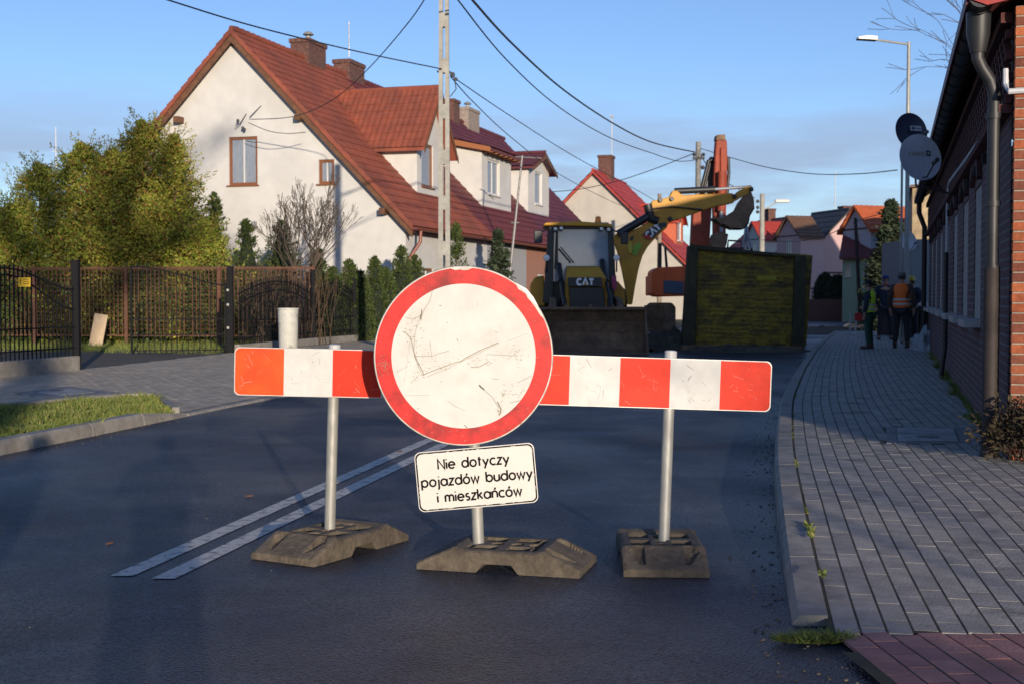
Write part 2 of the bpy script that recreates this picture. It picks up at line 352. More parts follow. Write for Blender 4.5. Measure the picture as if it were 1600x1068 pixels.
M_pave = mat('grey_pavers', (.55, .55, .56), .8, contrast=(.33, .42), col2=(1, 1, 1), nscale=2.6, noise=.22, bump=.35, bscale=70, island=[(.27, .25, .225), (.30, .275, .24), (.23, .215, .195), (.28, .26, .23), (.34, .31, .27)])
M_redp = mat('red_pavers', (.8, .8, .8), .8, col2=(1, 1, 1), nscale=2, noise=.2, bump=.35, bscale=70, island=[(.34, .16, .145), (.40, .20, .17), (.28, .13, .12), (.37, .18, .15)])
M_joint = mat('joint_sand', (.030, .027, .022), .95, col2=(.04, .042, .022), nscale=5, noise=.3)
M_grass = mat('grass_blades', (.1, .1, .1), .8, island=[(.07, .11, .015), (.13, .18, .025), (.20, .20, .045), (.09, .15, .02), (.27, .23, .09)])
M_turf = mat('turf_soil', (.035, .05, .014), .95, col2=(.075, .065, .03), nscale=3, noise=.35, bump=.8, bscale=20)

# ground reaching the horizon
gm = MB(); gm.quad((-700, -120, -.03), (900, -120, -.03), (900, 1500, -.03), (-700, 1500, -.03))
struct(gm.build('ground', mat('ground_soil', (.05, .055, .022), .95, col2=(.085, .07, .04), nscale=.35, noise=.35, bump=.7, bscale=9)))
def strip(name, fa, fb, y0, y1, z, m, step=.5, cols=1):
    b = MB(); ys = np.arange(y0, y1 + 1e-6, step); vs = []
    for y in ys:
        for c in range(cols + 1): x = fa(y) + (fb(y) - fa(y)) * c / cols; vs.append((x, y, z(y) if callable(z) else z))
    fs = [(i * (cols + 1) + c, i * (cols + 1) + c + 1, (i + 1) * (cols + 1) + c + 1, (i + 1) * (cols + 1) + c) for i in range(len(ys) - 1) for c in range(cols)]
    b.add(vs, fs); return b.build(name, m)
struct(strip('road', lambda y: lx(y) - .02, lambda y: kx(y) + (.02 if y > 5.1 else 6), -29, 159, .0, M_asph, 1, 1))
# double centre line and the broken line nearer the camera
def centre(y): return float(np.interp(y, [0, 4.7, 5.96, 8, 11.5, 15, 20, 30, 60], [-2.95, -2.07, -1.83, -1.45, -.79, -.05, 1.15, 3.75, 12.4])) 
def marking(off, y0, y1):
    return struct(strip('road_marking', lambda y: centre(y) + off - .055, lambda y: centre(y) + off + .055, y0, y1, .004, M_line, .25))
marking(0, 5.96, 24); marking(.222, 5.90, 24); marking(0.20, 1.0, 4.7)
marking(0, 30, 80)

# kerbs: stone lengths with open joints
def kerb(name, f, y0, y1, side, hfn, w=.15, L=1.0, chip=7):
    b = MB(); y = y0; rk = random.Random(chip)
    while y < y1 - .05:
        ye = min(y + L, y1); n = 4; g = .006
        for part in range(n):
            ya, yb = y + (ye - y) * part / n, y + (ye - y) * (part + 1) / n
            if part == 0: ya += g
            if part == n - 1: yb -= g
            pr = []
            for yy in (ya, yb):
                x = f(yy); h = hfn(yy) + .012; s = side
                pr.append([(x, yy, -.05), (x + s * .012, yy, h - .03), (x + s * .035, yy, h), (x + s * w, yy, h), (x + s * w, yy, -.05)])
            k = len(b.v); m = 5; caps = []
            if part == 0: caps.append(tuple(range(m)))
            if part == n - 1: caps.append(tuple(m + i for i in range(m)))
            b.add(pr[0] + pr[1], [(i, i + 1, m + i + 1, m + i) for i in range(m - 1)] + caps)
        y = ye
    return struct(b.build(name, M_conc))
kerb('kerb_right', kx, 5.05, 60, 1, sh)
kerb('kerb_left', lx, 3, 14.0, -1, lambda y: .11 if y < 13 else .11 - .085 * (y - 13))
kerb('kerb_left', lx, 14.05, 60, -1, lambda y: .015)

def pavers(name, f, o0, o1, y0, y1, hfn, side, keep, m, seed=1, pl=.25, pw=.1, gap=.0016):
    """rows of block pavers that follow the kerb line"""
    rk = random.Random(seed); b = MB(); s = 0; pts = []
    ys = np.arange(y0 - .5, y1 + .5, .05); xs = np.array([f(y) for y in ys])
    sl = np.concatenate([[0], np.cumsum(np.hypot(np.diff(xs), np.diff(ys)))]); tx, ty = np.gradient(xs), np.gradient(ys); tl = np.hypot(tx, ty); tx /= tl; ty /= tl
    def at(s_, o):
        x, y, a, c = (np.interp(s_, sl, q) for q in (xs, ys, tx, ty)); return x + side * o * c, y - side * o * a
    ncol = int((o1 - o0) / pw); nrow = int(sl[-1] / pl)
    for j in range(ncol):
        oa, ob = o0 + j * pw + .0034, o0 + (j + 1) * pw - .0034
        for i in range(nrow):
            sa = i * pl + (pl / 2 if j % 2 else 0) + rk.uniform(-.002, .002) + gap; sb = sa + pl - 2 * gap
            cx, cy = at(sb, (oa + ob) / 2)
            if cy > y0 + .03 and at(sa, oa)[1] < y0: sa += (y0 - at(sa, oa)[1]) + .002
            cx, cy = at((sa + sb) / 2, (oa + ob) / 2)
            if not (y0 < cy < y1) or not keep(cx, cy): continue
            z = hfn(cy) + rk.uniform(-.0007, .0007); tz = rk.uniform(-.0004, .0004); e = .0018
            vs = []
            for (ss, oo, zz) in ((sa, oa, -.012), (sb, oa, -.012), (sb, ob, -.012), (sa, ob, -.012), (sa + .0006, oa + e, 0), (sb - .0006, oa + e, tz), (sb - .0006, ob - e, 0), (sa + .0006, ob - e, -tz)):
                x, y = at(ss, oo); vs.append((x, y, z + zz + (hfn(y) - hfn(cy))))
            b.add(vs, [(4, 5, 6, 7), (0, 1, 5, 4), (1, 2, 6, 5), (2, 3, 7, 6), (3, 0, 4, 7)])
    return struct(b.build(name, m, fix=True))
# right pavement
MH = [G(1385, 692, .11), G(1518, 692, .11), G(1508, 667, .11), G(1385, 667, .11)]
mhx0, mhx1, mhy0, mhy1 = MH[0].x, MH[1].x, MH[0].y, MH[3].y
def inmh(x, y): return mhy0 < y < mhy1 and mhx0 + .29 * (y - mhy0) < x < mhx1 + .29 * (y - mhy0)
pavers('pavement_right', kx, .16, 4.0, 4.86, 46, sh, 1, lambda x, y: (y < 9.4 or x < wallx(y) + .05 or y > 27.3) and x < .5 * y + 3 and not inmh(x, y), M_pave, 3)
struct(strip('pavement_bed', lambda y: kx(y) + .14, lambda y: kx(y) + 4.2, 4.86, 60, lambda y: sh(y) - .0012, M_joint, .5))
# red block driveway in the near right corner and the worn earth beside it
def redkeep(x, y): return x > 1.36 + .02 * (4.8 - y) + .05 * math.sin(y * 9)
pavers('driveway_red', lambda y: 1.24 - .07 * (y - 4.75), 0, 3.4, 2.6, 4.865, lambda y: .024, 1, lambda x, y: True, M_redp, 5, pw=.105, pl=.17, gap=.0032)
struct(strip('driveway_bed', lambda y: 1.22 + .03 * math.sin(y * 8), lambda y: 7, 1, 4.87, .0228, M_joint, .3))
# left pavement
GR = [G(-330, 735), G(0, 703), G(129, 683), G(216, 664), G(275, 651), G(245, 627), G(190, 628), G(0, 645), G(-400, 672)]
def inpoly(x, y, poly):
    c = False; n = len(poly)
    for i in range(n):
        a, b = poly[i], poly[(i + 1) % n]
        if (a.y > y) != (b.y > y) and x < (b.x - a.x) * (y - a.y) / (b.y - a.y) + a.x: c = not c
    return c
LM = [G(21, 611, .05), G(108, 601, .05), G(186, 611, .05), G(93, 620, .05)]
def lh(y): return .05
M_pavel = mat('tan_pavers', (.8, .8, .8), .85, col2=(1, 1, 1), nscale=1.2, noise=.22, bump=.35, bscale=70, island=[(.40, .34, .26), (.46, .39, .30), (.35, .30, .23), (.42, .36, .28)])  # warm sunlight on the left pavement is put into this base colour
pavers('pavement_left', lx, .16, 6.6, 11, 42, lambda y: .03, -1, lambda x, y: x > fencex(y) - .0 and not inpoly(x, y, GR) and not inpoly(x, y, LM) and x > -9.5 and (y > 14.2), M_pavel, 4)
struct(strip('pavement_bed', lambda y: fencex(y) - .1, lambda y: lx(y) - .14, 14.0, 45, .0287, M_joint, .5))
b = MB(); b.add([(p.x, p.y, .06) for p in GR], [tuple(range(len(GR)))]); struct(b.build('verge', M_turf))
e = MB()                                                        # narrow edging stones between verge and pavement
for a, c in ((GR[8], GR[7]), (GR[7], GR[6]), (GR[6], GR[5]), (GR[5], GR[4])):
    d = (c - a); L = d.length; k = max(1, int(L / .8))
    for i in range(k):
        p = a.lerp(c, (i + .5) / k); e.box((p.x, p.y, .045), (L / k - .012, .08, .13), math.atan2(d.y, d.x))
struct(e.build('edging', M_conc, bevel=.006))
# drive behind the open gate
b = MB(); q = [(-7.9, 22.3), (-6.45, 29.0), (-6.9, 30.6), (-20, 33.2), (-20, 24.5)]; b.add([(x, y, .012) for x, y in q], [tuple(range(5))])
struct(b.build('garden_path', mat('worn_drive', (.06, .052, .045), .9, col2=(.095, .08, .06), nscale=2, noise=.3, bump=.5, bscale=25)))

# grass blades
def grass(name, polyfn, box, n, hgt, z0, seed, label=None, lean=.5, m=M_grass):
    rs = np.random.RandomState(seed); pts = []
    while len(pts) < n:
        x, y = rs.uniform(box[0], box[1]), rs.uniform(box[2], box[3])
        if polyfn(x, y): pts.append((x, y))
    p = np.array(pts); k = len(p); h = hgt * rs.uniform(.4, 1.3, k) * (.7 + .5 * np.sin(p[:, 0] * 5) * np.sin(p[:, 1] * 4)); an = rs.uniform(0, 6.28, k); w = .0035 + .002 * rs.rand(k)
    if box[3] > 12: w *= 2
    v = np.empty((k, 3, 3)); dx, dy = np.cos(an) * w, np.sin(an) * w; lx_, ly_ = rs.normal(size=k) * h * lean, rs.normal(size=k) * h * lean
    v[:, 0] = np.stack([p[:, 0] - dx, p[:, 1] - dy, np.full(k, z0)], 1); v[:, 1] = np.stack([p[:, 0] + dx, p[:, 1] + dy, np.full(k, z0)], 1)
    v[:, 2] = np.stack([p[:, 0] + lx_, p[:, 1] + ly_, z0 + h], 1)
    me = bpy.data.meshes.new(name); me.from_pydata(v.reshape(-1, 3).tolist(), [], np.arange(3 * k).reshape(-1, 3).tolist()); me.materials.append(m)
    o = link(bpy.data.objects.new(name, me)); o['kind'] = 'stuff'; return o
o = grass('grass', lambda x, y: inpoly(x, y, GR), (-7, -3.3, 8.5, 16.5), 26000, .085, .055, 5)
tag(o, 'green winter grass on the verge behind the left kerb', 'grass')
def gardenpoly(x, y): return x < fencex(y) - .3 and y > 28.8 - .24 * (x + 6.4) and y < 38
o = grass('grass', gardenpoly, (-22, -5, 28, 37), 26000, .16, -.03, 6); tag(o, 'rough lawn grass inside the garden by the brown fence', 'grass')
cx, cy = G(1270, 995, .02).x, G(1270, 995, .02).y
o = grass('grass_tuft', lambda x, y: ((x - cx) / .15) ** 2 + ((y - cy) / .055) ** 2 < 1, (cx - .2, cx + .2, cy - .1, cy + .1), 900, .05, .01, 9, lean=1.2)
tag(o, 'small green grass tuft at the near end of the right kerb', 'grass')
o = grass('weeds', lambda x, y: abs(x - wallx(y)) < .05 + .09 * max(0, math.sin(y * 2.1)) ** 3, (3.6, 9, 10, 26.5), 3600, .11, .10, 10, lean=.8); tag(o, 'low weeds growing along the foot of the brick building', 'weeds')
o = grass('moss', lambda x, y: abs(x - kx(y) - .158) < .012 and math.sin(y * 7) + math.sin(y * 2.9) > .4, (1, 5.5, 5.2, 20), 1300, .02, .10, 11, lean=.8); tag(o, 'thin weeds in the joint behind the right kerb', 'weeds')

# ------------------------------------------------------------------ service covers
def cover(label, pts, z, slot):
    c = sum(pts, Vector()) / len(pts); r = empty('service_cover', (c.x, c.y, z), 0, label, 'manhole cover')
    q = [Vector((p.x - c.x, p.y - c.y, 0)) for p in pts]
    m = mat('cover_concrete', (.24, .23, .22), .85, col2=(.15, .145, .14), nscale=4, noise=.2, bump=.4, bscale=50)
    def lerp2(a, b_): 
        return q[0].lerp(q[1], a).lerp(q[3].lerp(q[2], a), b_)
    b = MB(); b.prism([(p.x, p.y) for p in q], -.03, 0.0, lambda p, d: Vector((p[0], p[1], d))); b.build('surround', m, r, bevel=.004)
    for (a0, a1, b0, b1) in slot:
        b = MB(); b.prism([tuple(lerp2(a, c_)[:2]) for a, c_ in ((a0 - .02, b0 - .03), (a1 + .02, b0 - .03), (a1 + .02, b1 + .03), (a0 - .02, b1 + .03))], -.01, .002, lambda p, d: Vector((p[0], p[1], d))); b.build('rim', mat('cast_iron', (.05, .05, .05), .6), r)
        b = MB(); b.prism([tuple(lerp2(a, c_)[:2]) for a, c_ in ((a0, b0), (a1, b0), (a1, b1), (a0, b1))], -.01, .006, lambda p, d: Vector((p[0], p[1], d))); b.build('lid', mat('lid_concrete', (.40, .39, .37), .85, col2=(.19, .185, .18), nscale=5, noise=.2, bump=.4, bscale=50), r, bevel=.004)
    c0 = lerp2(.5, .3); MB().lathe([(.10, .0061), (.10, .008), (.02, .009)], 20, (c0.x, c0.y, 0)).build('handle_recess', mat('cast_iron', (.05, .05, .05), .6), r)
    return r
cover('rectangular concrete service cover in the right pavement', MH, .115, [(.14, .85, .08, .48), (.14, .85, .52, .92)])
cover('square concrete manhole slab in the left pavement', LM, .036, [(.22, .78, .22, .78)])

# ------------------------------------------------------------------ barrier materials
M_galv = mat('galvanised_steel', (.36, .355, .32), .58, metal=.35, col2=(.30, .30, .28), nscale=9, noise=.2, bump=.15, bscale=60, stretch=(1, 1, .25))
M_alu = mat('sign_edge', (.45, .44, .42), .5, metal=.5, noise=.2)
M_red = mat('reflective_red', (.70, .032, .010), .5, col2=(.66, .028, .010), nscale=5, noise=.12, spec=.2)
M_white = mat('reflective_white', (.60, .595, .57), .55, spec=.2, col2=(.52, .51, .48), nscale=6, noise=.05)
M_black = mat('sign_black', (.008, .008, .009), .8, spec=.1)
M_scr = mat('scratch_dirt', (.13, .11, .085), .8); M_scr2 = mat('scratch_grey', (.24, .205, .145), .8); M_rscr = mat('scratch_pale', (.62, .22, .17), .7)
M_rub = mat('recycled_rubber', (.115, .092, .066), .92, col2=(.06, .048, .036), nscale=7, noise=.35, bump=.8, bscale=45, contrast=(.38, .7))
def weathered_ring(m):
    n, l = m.node_tree.nodes, m.node_tree.links
    return m
M_ring = mat('worn_red_ring', (.55, .016, .014), .5, col2=(.16, .010, .012), nscale=4.6, noise=.35, contrast=(.46, .70), spec=.25)
M_face = mat('worn_white_face', (.57, .56, .52), .6, spec=.2, col2=(.43, .40, .34), nscale=3.4, noise=.08, contrast=(.56, .9))

def foot_base(parent, loc, rz, px=0):
    """moulded recycled plastic foot plate .8 x .4 m: ramps, pockets, side notch"""
    L, Wd, nx, ny = .80, .40, 96, 48; b = MB(); H = .118
    def top(x, y):
        a = abs(x); ay = abs(y)
        if a < .17: h = H * .90
        elif a < .22: h = H * .90 + (a - .17) / .05 * H * .10
        elif a < .385: h = H - (a - .22) / .165 * (H * .62)
        else: h = H * .38 - (a - .385) / .015 * .008
        if a < .17 and ay < .16: 
            h = H * .90
            if (.055 < ay < .15) and .03 < a < .14: h = H * .55          # pockets either side of the web
            if abs(a - .155) < .012 and ay < .14: h = H * .72
        if .22 < a < .36 and .095 < ay < .165:                           # wedge shaped lifting grooves in the ramps
            w = (ay - .095) / .07; t = (a - .22) / .14; 
            if w < 1 - abs(t - .35) * 1.1: h -= .034 * (1 - abs(t - .35))
        if ay > .188: h -= (ay - .188) / .012 * .010
        for hx in (-.14, -.05, .05, .14):
            if (x - hx) ** 2 + y * y < .028 ** 2 and abs(hx - px) > .03: h -= .05
        return max(h, .012)
    def bot(x): 
        a = abs(x); return .045 if a < .07 else (max(.002, .045 - (a - .07) / .035 * .045))
    for j in range(ny + 1):
        for i in range(nx + 1):
            x, y = L * (i / nx - .5), Wd * (j / ny - .5); b.v.append((x, y, top(x, y)))
    g = lambda i, j: j * (nx + 1) + i
    for j in range(ny):
        for i in range(nx): b.f.append((g(i, j), g(i + 1, j), g(i + 1, j + 1), g(i, j + 1)))
    def skirt(idx):
        k = len(b.v)
        for q in idx: x, y, z = b.v[q]; b.v.append((x, y, min(bot(x), z - .002)))
        for t in range(len(idx) - 1): b.f.append((idx[t + 1], idx[t], k + t, k + t + 1))
        return list(range(k, len(b.v)))
    s1 = skirt([g(i, 0) for i in range(nx + 1)]); s2 = skirt([g(i, ny) for i in range(nx + 1)][::-1]); skirt([g(0, j) for j in range(ny + 1)][::-1]); skirt([g(nx, j) for j in range(ny + 1)])
    s2 = s2[::-1]
    for i in range(nx): b.f.append((s1[i], s2[i], s2[i + 1], s1[i + 1]))
    b.mi = [0] * len(b.f); o = b.build('foot', M_rub, parent, smooth=True, fix=False); o.location = loc; o.rotation_euler = (0, 0, rz)
    return o
def wobble(a, b_, n, amp, rk):
    return [Vector(a).lerp(Vector(b_), i / n) + Vector((rk.gauss(0, amp), rk.gauss(0, amp))) * (0 < i < n) for i in range(n + 1)]

def barrier(label, base, brz, foot_c, pole_bot, pole_top, corner, left, nstripe, first_red, slope, height, seed):
    """striped board: corner = photographed top corner in 3D, left = it is the left one"""
    r = empty('road_barrier', (base[0], base[1], 0), 0, label, 'barrier', 'striped boards closing the road'); o0 = Vector(r.location)
    foot_base(r, Vector((foot_c[0], foot_c[1], 0)) - o0, brz)
    pb, pt = Vector(pole_bot) - o0, Vector(pole_top) - o0
    b = MB(); d = (pt - pb); b.tube([pb - d * .05, pb, pb + d * .5, pt], .0285, 18, cap=False); po = b.build('pole', M_galv, r, smooth=True)
    MB().tube([pt - d.normalized() * .03, pt + d.normalized() * .008, pt + d.normalized() * .012], [.031, .031, .02], 18).build('cap', mat('cap_plastic', (.45, .45, .44), .5), po)
    c = Vector(corner) - o0; ca, sa = math.cos(slope), math.sin(slope); s = 1 if left else -1; Wst = .25
    ex = Vector((ca, 0, -sa)); ez = Vector((sa, 0, ca)); top = c
    f = lambda x, z, y=0: top + ex * x + ez * z + Vector((0, y, 0))           # x from corner along board, z down negative
    tot = Wst * nstripe * s; x0, x1 = (0, tot) if left else (tot, 0); h = height; rc = .028
    def outline(a, b_, rl, rr):
        pts = []
        def cor(cx, cz, a0): return [(cx + rc * math.cos(R(a0 + 15 * i)), cz + rc * math.sin(R(a0 + 15 * i))) for i in range(7)]
        pts += cor(a + rc, -h + rc, 180) if rl else [(a, -h)]
        pts += cor(b_ - rc, -h + rc, 270) if rr else [(b_, -h)]
        pts += cor(b_ - rc, -rc, 0) if rr else [(b_, 0)]
        pts += cor(a + rc, -rc, 90) if rl else [(a, 0)]
        return pts
    bd = MB(); full = [(x + (-.005 if x < (x0 + x1) / 2 else .005), z + (-.004 if z < -h / 2 else .004)) for x, z in outline(x0, x1, 1, 1)]
    bd.prism(full, 0.0, .022, lambda p, d_: f(p[0], p[1], d_)); bo = bd.build('board', M_alu, r)
    for k in range(nstripe):
        a, b_ = (k * Wst, (k + 1) * Wst) if left else (-(k + 1) * Wst, -k * Wst)
        st = MB(); q = outline(a, b_, abs(a - x0) < 1e-6, abs(b_ - x1) < 1e-6)
        st.add([f(x, z, -.0012) for x, z in q], [tuple(range(len(q)))])
        red = (k % 2 == 0) == first_red
        so = st.build('stripe', (mat('retrolit_orange_red', (.85, .095, .012), .5, col2=(.78, .06, .012), nscale=4, noise=.12, spec=.2) if left and k == 0 else M_red) if red else M_white, bo)  # outer stripe: stronger retroreflected sunlight put into its colour
        rk = random.Random(seed * 31 + k); sc = MB()
        for _ in range(11):
            x, z = rk.uniform(a + .02, b_ - .05), rk.uniform(-h + .02, -.02); an = rk.uniform(-1, 2.6); l = rk.uniform(.008, .07) * rk.uniform(.4, 1)
            pts = wobble((x, z), (min(b_ - .01, x + l * math.cos(an)), max(-h + .01, min(-.01, z + l * math.sin(an)))), 4, .0012, rk)
            ribbon(sc, pts, rk.choice([.0006, .001, .0017]), lambda p: f(p.x, p.y, -.0018))
        sc.build('scratches', (M_rscr if red else M_scr), bo)
    # a pair of clamps holding the board to the pole
    for zz in (.25, .75):
        q = pt.lerp(pb, 0); zc = f(0, -h * zz).z + (-ex * 0).z; t = (zc - pb.z) / (pt.z - pb.z); pc = pb.lerp(pt, min(t, .97))
        MB().box(pc + Vector((0, .008, 0)), (.10, .075, .025)).build('clamp', M_galv, r)
    return r
Y1, Y2 = 6.53, 6.36
barrier('striped red and white barrier board standing left of the round sign', (-.93, 6.58), R(60), (-.93, 6.60), P(515, 834, 6.62), P(523, 541, 6.62), P(368, 543, Y1 + .03), True, 5, True, .022, .238, 1)
barrier('striped red and white barrier board standing right of the round sign', (.745, 6.30), R(88), (.735, 6.33), P(1037, 850, 6.32), P(1048, 551, 6.42), P(1205, 565.5, Y2), False, 6, True, .031, .243, 2)

# ------------------------------------------------------------------ round no-entry-for-vehicles sign
YS = 6.17
sg = empty('road_sign', (-.02, 6.20, 0), 0, 'round red rimmed white road sign with text plate on a pole', 'road sign'); o0 = Vector(sg.location)
foot_base(sg, (0, 0, 0), R(-15), -.14)
pb, pt = P(748, 856, 6.24) - o0, P(731, 470, 6.24) - o0
MB().tube([pb, pb.lerp(pt, .5), pt], .0285, 18).build('pole', M_galv, sg, smooth=True)
dc = P(724.5, 556, YS) - o0; RD = 140.5 * YS / 2000
tilt = Matrix.Rotation(R(2.0), 3, 'Z')
def df(x, z, y=0): return dc + tilt @ Vector((x, y, z))
b = MB(); k = 96
prof = [(RD * .985, .03), (RD, .028), (RD, .0), (RD * .993, -.004), (RD * .98, -.004)]
b.lathe(prof, k, dc, lambda p: tilt @ Vector((p.x, p.z, p.y)) ); disc = b.build('disc', mat('disc_rim', (.36, .35, .32), .55, metal=.4, noise=.3), sg, smooth=True)
ri = RD * .802
b = MB(); n = 128; rk = random.Random(5)
ro = [RD * .981] * n
for i in range(n):                                                     # chipped patches at the outer edge
    a = 360 * i / n
    if 86 < a < 97: ro[i] = RD * (.962 - .012 * rk.random())
    if 27 < a < 52: ro[i] = RD * (.975 - .016 * rk.random())
vs = [df(ro[i] * math.cos(2 * math.pi * i / n), ro[i] * math.sin(2 * math.pi * i / n), -.0055) for i in range(n)] + [df(ri * math.cos(2 * math.pi * i / n), ri * math.sin(2 * math.pi * i / n), -.0055) for i in range(n)]
b.add(vs, [(i, (i + 1) % n, n + (i + 1) % n, n + i) for i in range(n)]); b.build('ring', M_ring, disc)
b = MB(); vs = [df((ri + .001) * math.cos(2 * math.pi * i / n), (ri + .001) * math.sin(2 * math.pi * i / n), -.0047) for i in range(n)]; b.add(vs, [tuple(range(n))]); b.build('face', M_face, disc)
# scrapes and chips read off the photographed disc (pixels -> disc plane)
def dp(u, v): return ((u - 724.5) * YS / 2000, -(v - 556) * YS / 2000)
mu = lambda x, y: (570 + x / 3.339, 400 + y / 3.339)
dark, grey = MB(), MB(); rk = random.Random(12)
def scr(mb, pts, w, lift=-.0064):
    q = [Vector(dp(*mu(*p))) for p in pts]; fine = []
    for i in range(len(q) - 1):
        fine += [q[i].lerp(q[i + 1], t / 4) + Vector((rk.gauss(0, .0009), rk.gauss(0, .0009))) for t in range(4)]
    fine.append(q[-1]); ribbon(mb, fine, w, lambda p: df(p.x, p.y, lift - rk.random() * .0003))
for pts, w in [([(355, 180), (340, 235), (305, 290), (292, 340)], .0016), ([(300, 280), (292, 330)], .004), ([(300, 285), (262, 400), (258, 520), (300, 620)], .0012), ([(240, 420), (205, 660)], .0006),
               ([(290, 610), (240, 660)], .0012), ([(480, 430), (487, 445)], .002), ([(680, 392), (692, 402)], .0016), ([(745, 445), (850, 403)], .0010), ([(795, 660), (872, 622)], .0016), ([(755, 765), (815, 752)], .0018),
               ([(430, 752), (470, 782), (522, 803)], .0013), ([(520, 878), (535, 895)], .003), ([(205, 725), (340, 722)], .0009), ([(165, 605), (225, 570)], .0012), ([(800, 740), (830, 690)], .001), ([(390, 262), (400, 258)], .003),
               ([(596, 672), (622, 696)], .0075), ([(622, 696), (665, 735), (700, 790)], .0015), ([(590, 240), (588, 265)], .0007), ([(428, 345), (433, 348)], .002), ([(396, 650), (400, 656)], .0015), ([(272, 795), (284, 792)], .002)]: scr(dark, pts, w)
for pts, w in [([(300, 618), (400, 580), (500, 545), (600, 490), (697, 450)], .0036), ([(320, 628), (420, 590), (520, 540), (695, 457)], .0016), ([(255, 500), (310, 620)], .004), ([(200, 390), (240, 425), (262, 520)], .003),
               ([(210, 320), (260, 330), (300, 300)], .002), ([(340, 440), (352, 540)], .0015), ([(265, 520), (350, 520), (440, 490)], .0022), ([(555, 580), (600, 575), (650, 545)], .003), ([(640, 510), (720, 516), (800, 520)], .002),
               ([(660, 636), (700, 642)], .002), ([(690, 760), (712, 800), (700, 830)], .006), ([(710, 715), (760, 718)], .0016), ([(820, 870), (810, 880)], .004)]: scr(grey, pts, w, -.0060)
for _ in range(240):                                                   # brown grime clustered where the photo has it
    cx_, cy_, sx, sy = rk.choice([(245, 360, 30, 45), (290, 500, 32, 60), (285, 590, 22, 30), (420, 570, 60, 22), (600, 560, 45, 25), (780, 510, 50, 25), (735, 715, 30, 20), (225, 400, 22, 18), (700, 800, 12, 30)])
    x, y = rk.gauss(cx_, sx), rk.gauss(cy_, sy)
    if (x - 515) ** 2 + (y - 522) ** 2 < 360 ** 2: scr(grey, [(x, y), (x + rk.uniform(2, 13), y + rk.uniform(-7, 7))], rk.uniform(.0005, .0022), -.0061)
for _ in range(46):
    a = rk.uniform(0, 6.28); q = rk.uniform(380, 452); x, y = 515 + q * math.cos(a), 522 + q * math.sin(a); scr(grey, [(x, y), (x + rk.uniform(-9, 9), y + rk.uniform(-5, 5))], rk.uniform(.0008, .002))
for _ in range(60): 
    x, y = rk.gauss(103, 15), rk.gauss(580, 26); scr(grey, [(x, y), (x + rk.uniform(-7, 7), y + rk.uniform(-5, 5))], rk.uniform(.0006, .002))
dark.build('scratches', M_scr, disc, fix=False); grey.build('grime', M_scr2, disc, fix=False)
b = MB(); hl = [Vector(dp(*mu(*p))) for p in ((783, 138), (815, 165), (850, 200), (885, 248), (905, 262), (880, 215), (845, 172))]; b.add([df(p.x, p.y, -.0062) for p in hl], [tuple(range(7))]); b.build('bare_metal', mat('chipped_film', (.75, .74, .70), .4), disc)
# lower text plate
pc = P(744.3, 745.2, YS - .01) - o0; roll = R(5.0); PW, PH = .572, .283
ex, ez = Vector((math.cos(roll), 0, math.sin(roll))), Vector((-math.sin(roll), 0, math.cos(roll)))
pf = lambda x, z, y=0: pc + ex * x + ez * z + Vector((0, y, 0))
def rrect(w, h, r, n=7):
    o = []
    for cx_, cz_, a0 in ((w / 2 - r, h / 2 - r, 0), (-w / 2 + r, h / 2 - r, 90), (-w / 2 + r, -h / 2 + r, 180), (w / 2 - r, -h / 2 + r, 270)):
        o += [(cx_ + r * math.cos(R(a0 + 90 * i / (n - 1))), cz_ + r * math.sin(R(a0 + 90 * i / (n - 1)))) for i in range(n)]
    return o
plate = MB().prism(rrect(PW + .008, PH + .008, .03), 0, .018, lambda p, d: pf(p[0], p[1], d)).build('text_plate', M_alu, sg)
b = MB(); q = rrect(PW, PH, .028); b.add([pf(x, z, -.001) for x, z in q], [tuple(range(len(q)))]); b.build('border', M_black, plate)
b = MB(); q = rrect(PW - .014, PH - .014, .024); b.add([pf(x, z, -.002) for x, z in q], [tuple(range(len(q)))]); b.build('face', mat('plate_white', (.56, .54, .49), .4, noise=.03), plate)
b = MB(); xh = .0312
for line, zz, xo in (('Nie dotyczy', .060, -.008), ('pojazdów budowy', -.020, .002), ('i mieszkańców', -.100, .008)):
    text(b, line, xh, lambda x, y, l, zz=zz, xo=xo: pf(x + xo, zz + y - .004, -.003 - l), stroke=.28, sp=.27, space=.85)
b.build('lettering', M_black, plate, fix=False)
b = MB(); rk = random.Random(4)
for _ in range(34):
    s_ = rk.choice([0, 0, 1, 1, 2, 3]); t = rk.uniform(-.46, .46)
    p = {0: (t * PW, PH / 2 - .005), 1: (t * PW, -PH / 2 + .005), 2: (-PW / 2 + .005, t * PH), 3: (PW / 2 - .005, t * PH)}[s_]; l = rk.uniform(.006, .03)
    a = Vector(p); d = Vector((l, rk.uniform(-.001, .001))) if s_ < 2 else Vector((0, l)); 
    ribbon(b, [a, a + d * .5, a + d], rk.uniform(.001, .004), lambda p_: pf(p_.x, p_.y, -.0035))
for pts in ([(-.03, .125), (-.01, .112), (.03, .118), (.045, .108)], [(.05, .10), (.03, .07), (.05, .04)], [(-.08, .12), (-.04, .10)]): ribbon(b, [Vector(p) for p in pts], .0006, lambda p_: pf(p_.x, p_.y, -.0035))
b.build('scratches', mat('border_wear', (.5, .48, .45), .6), plate, fix=False)
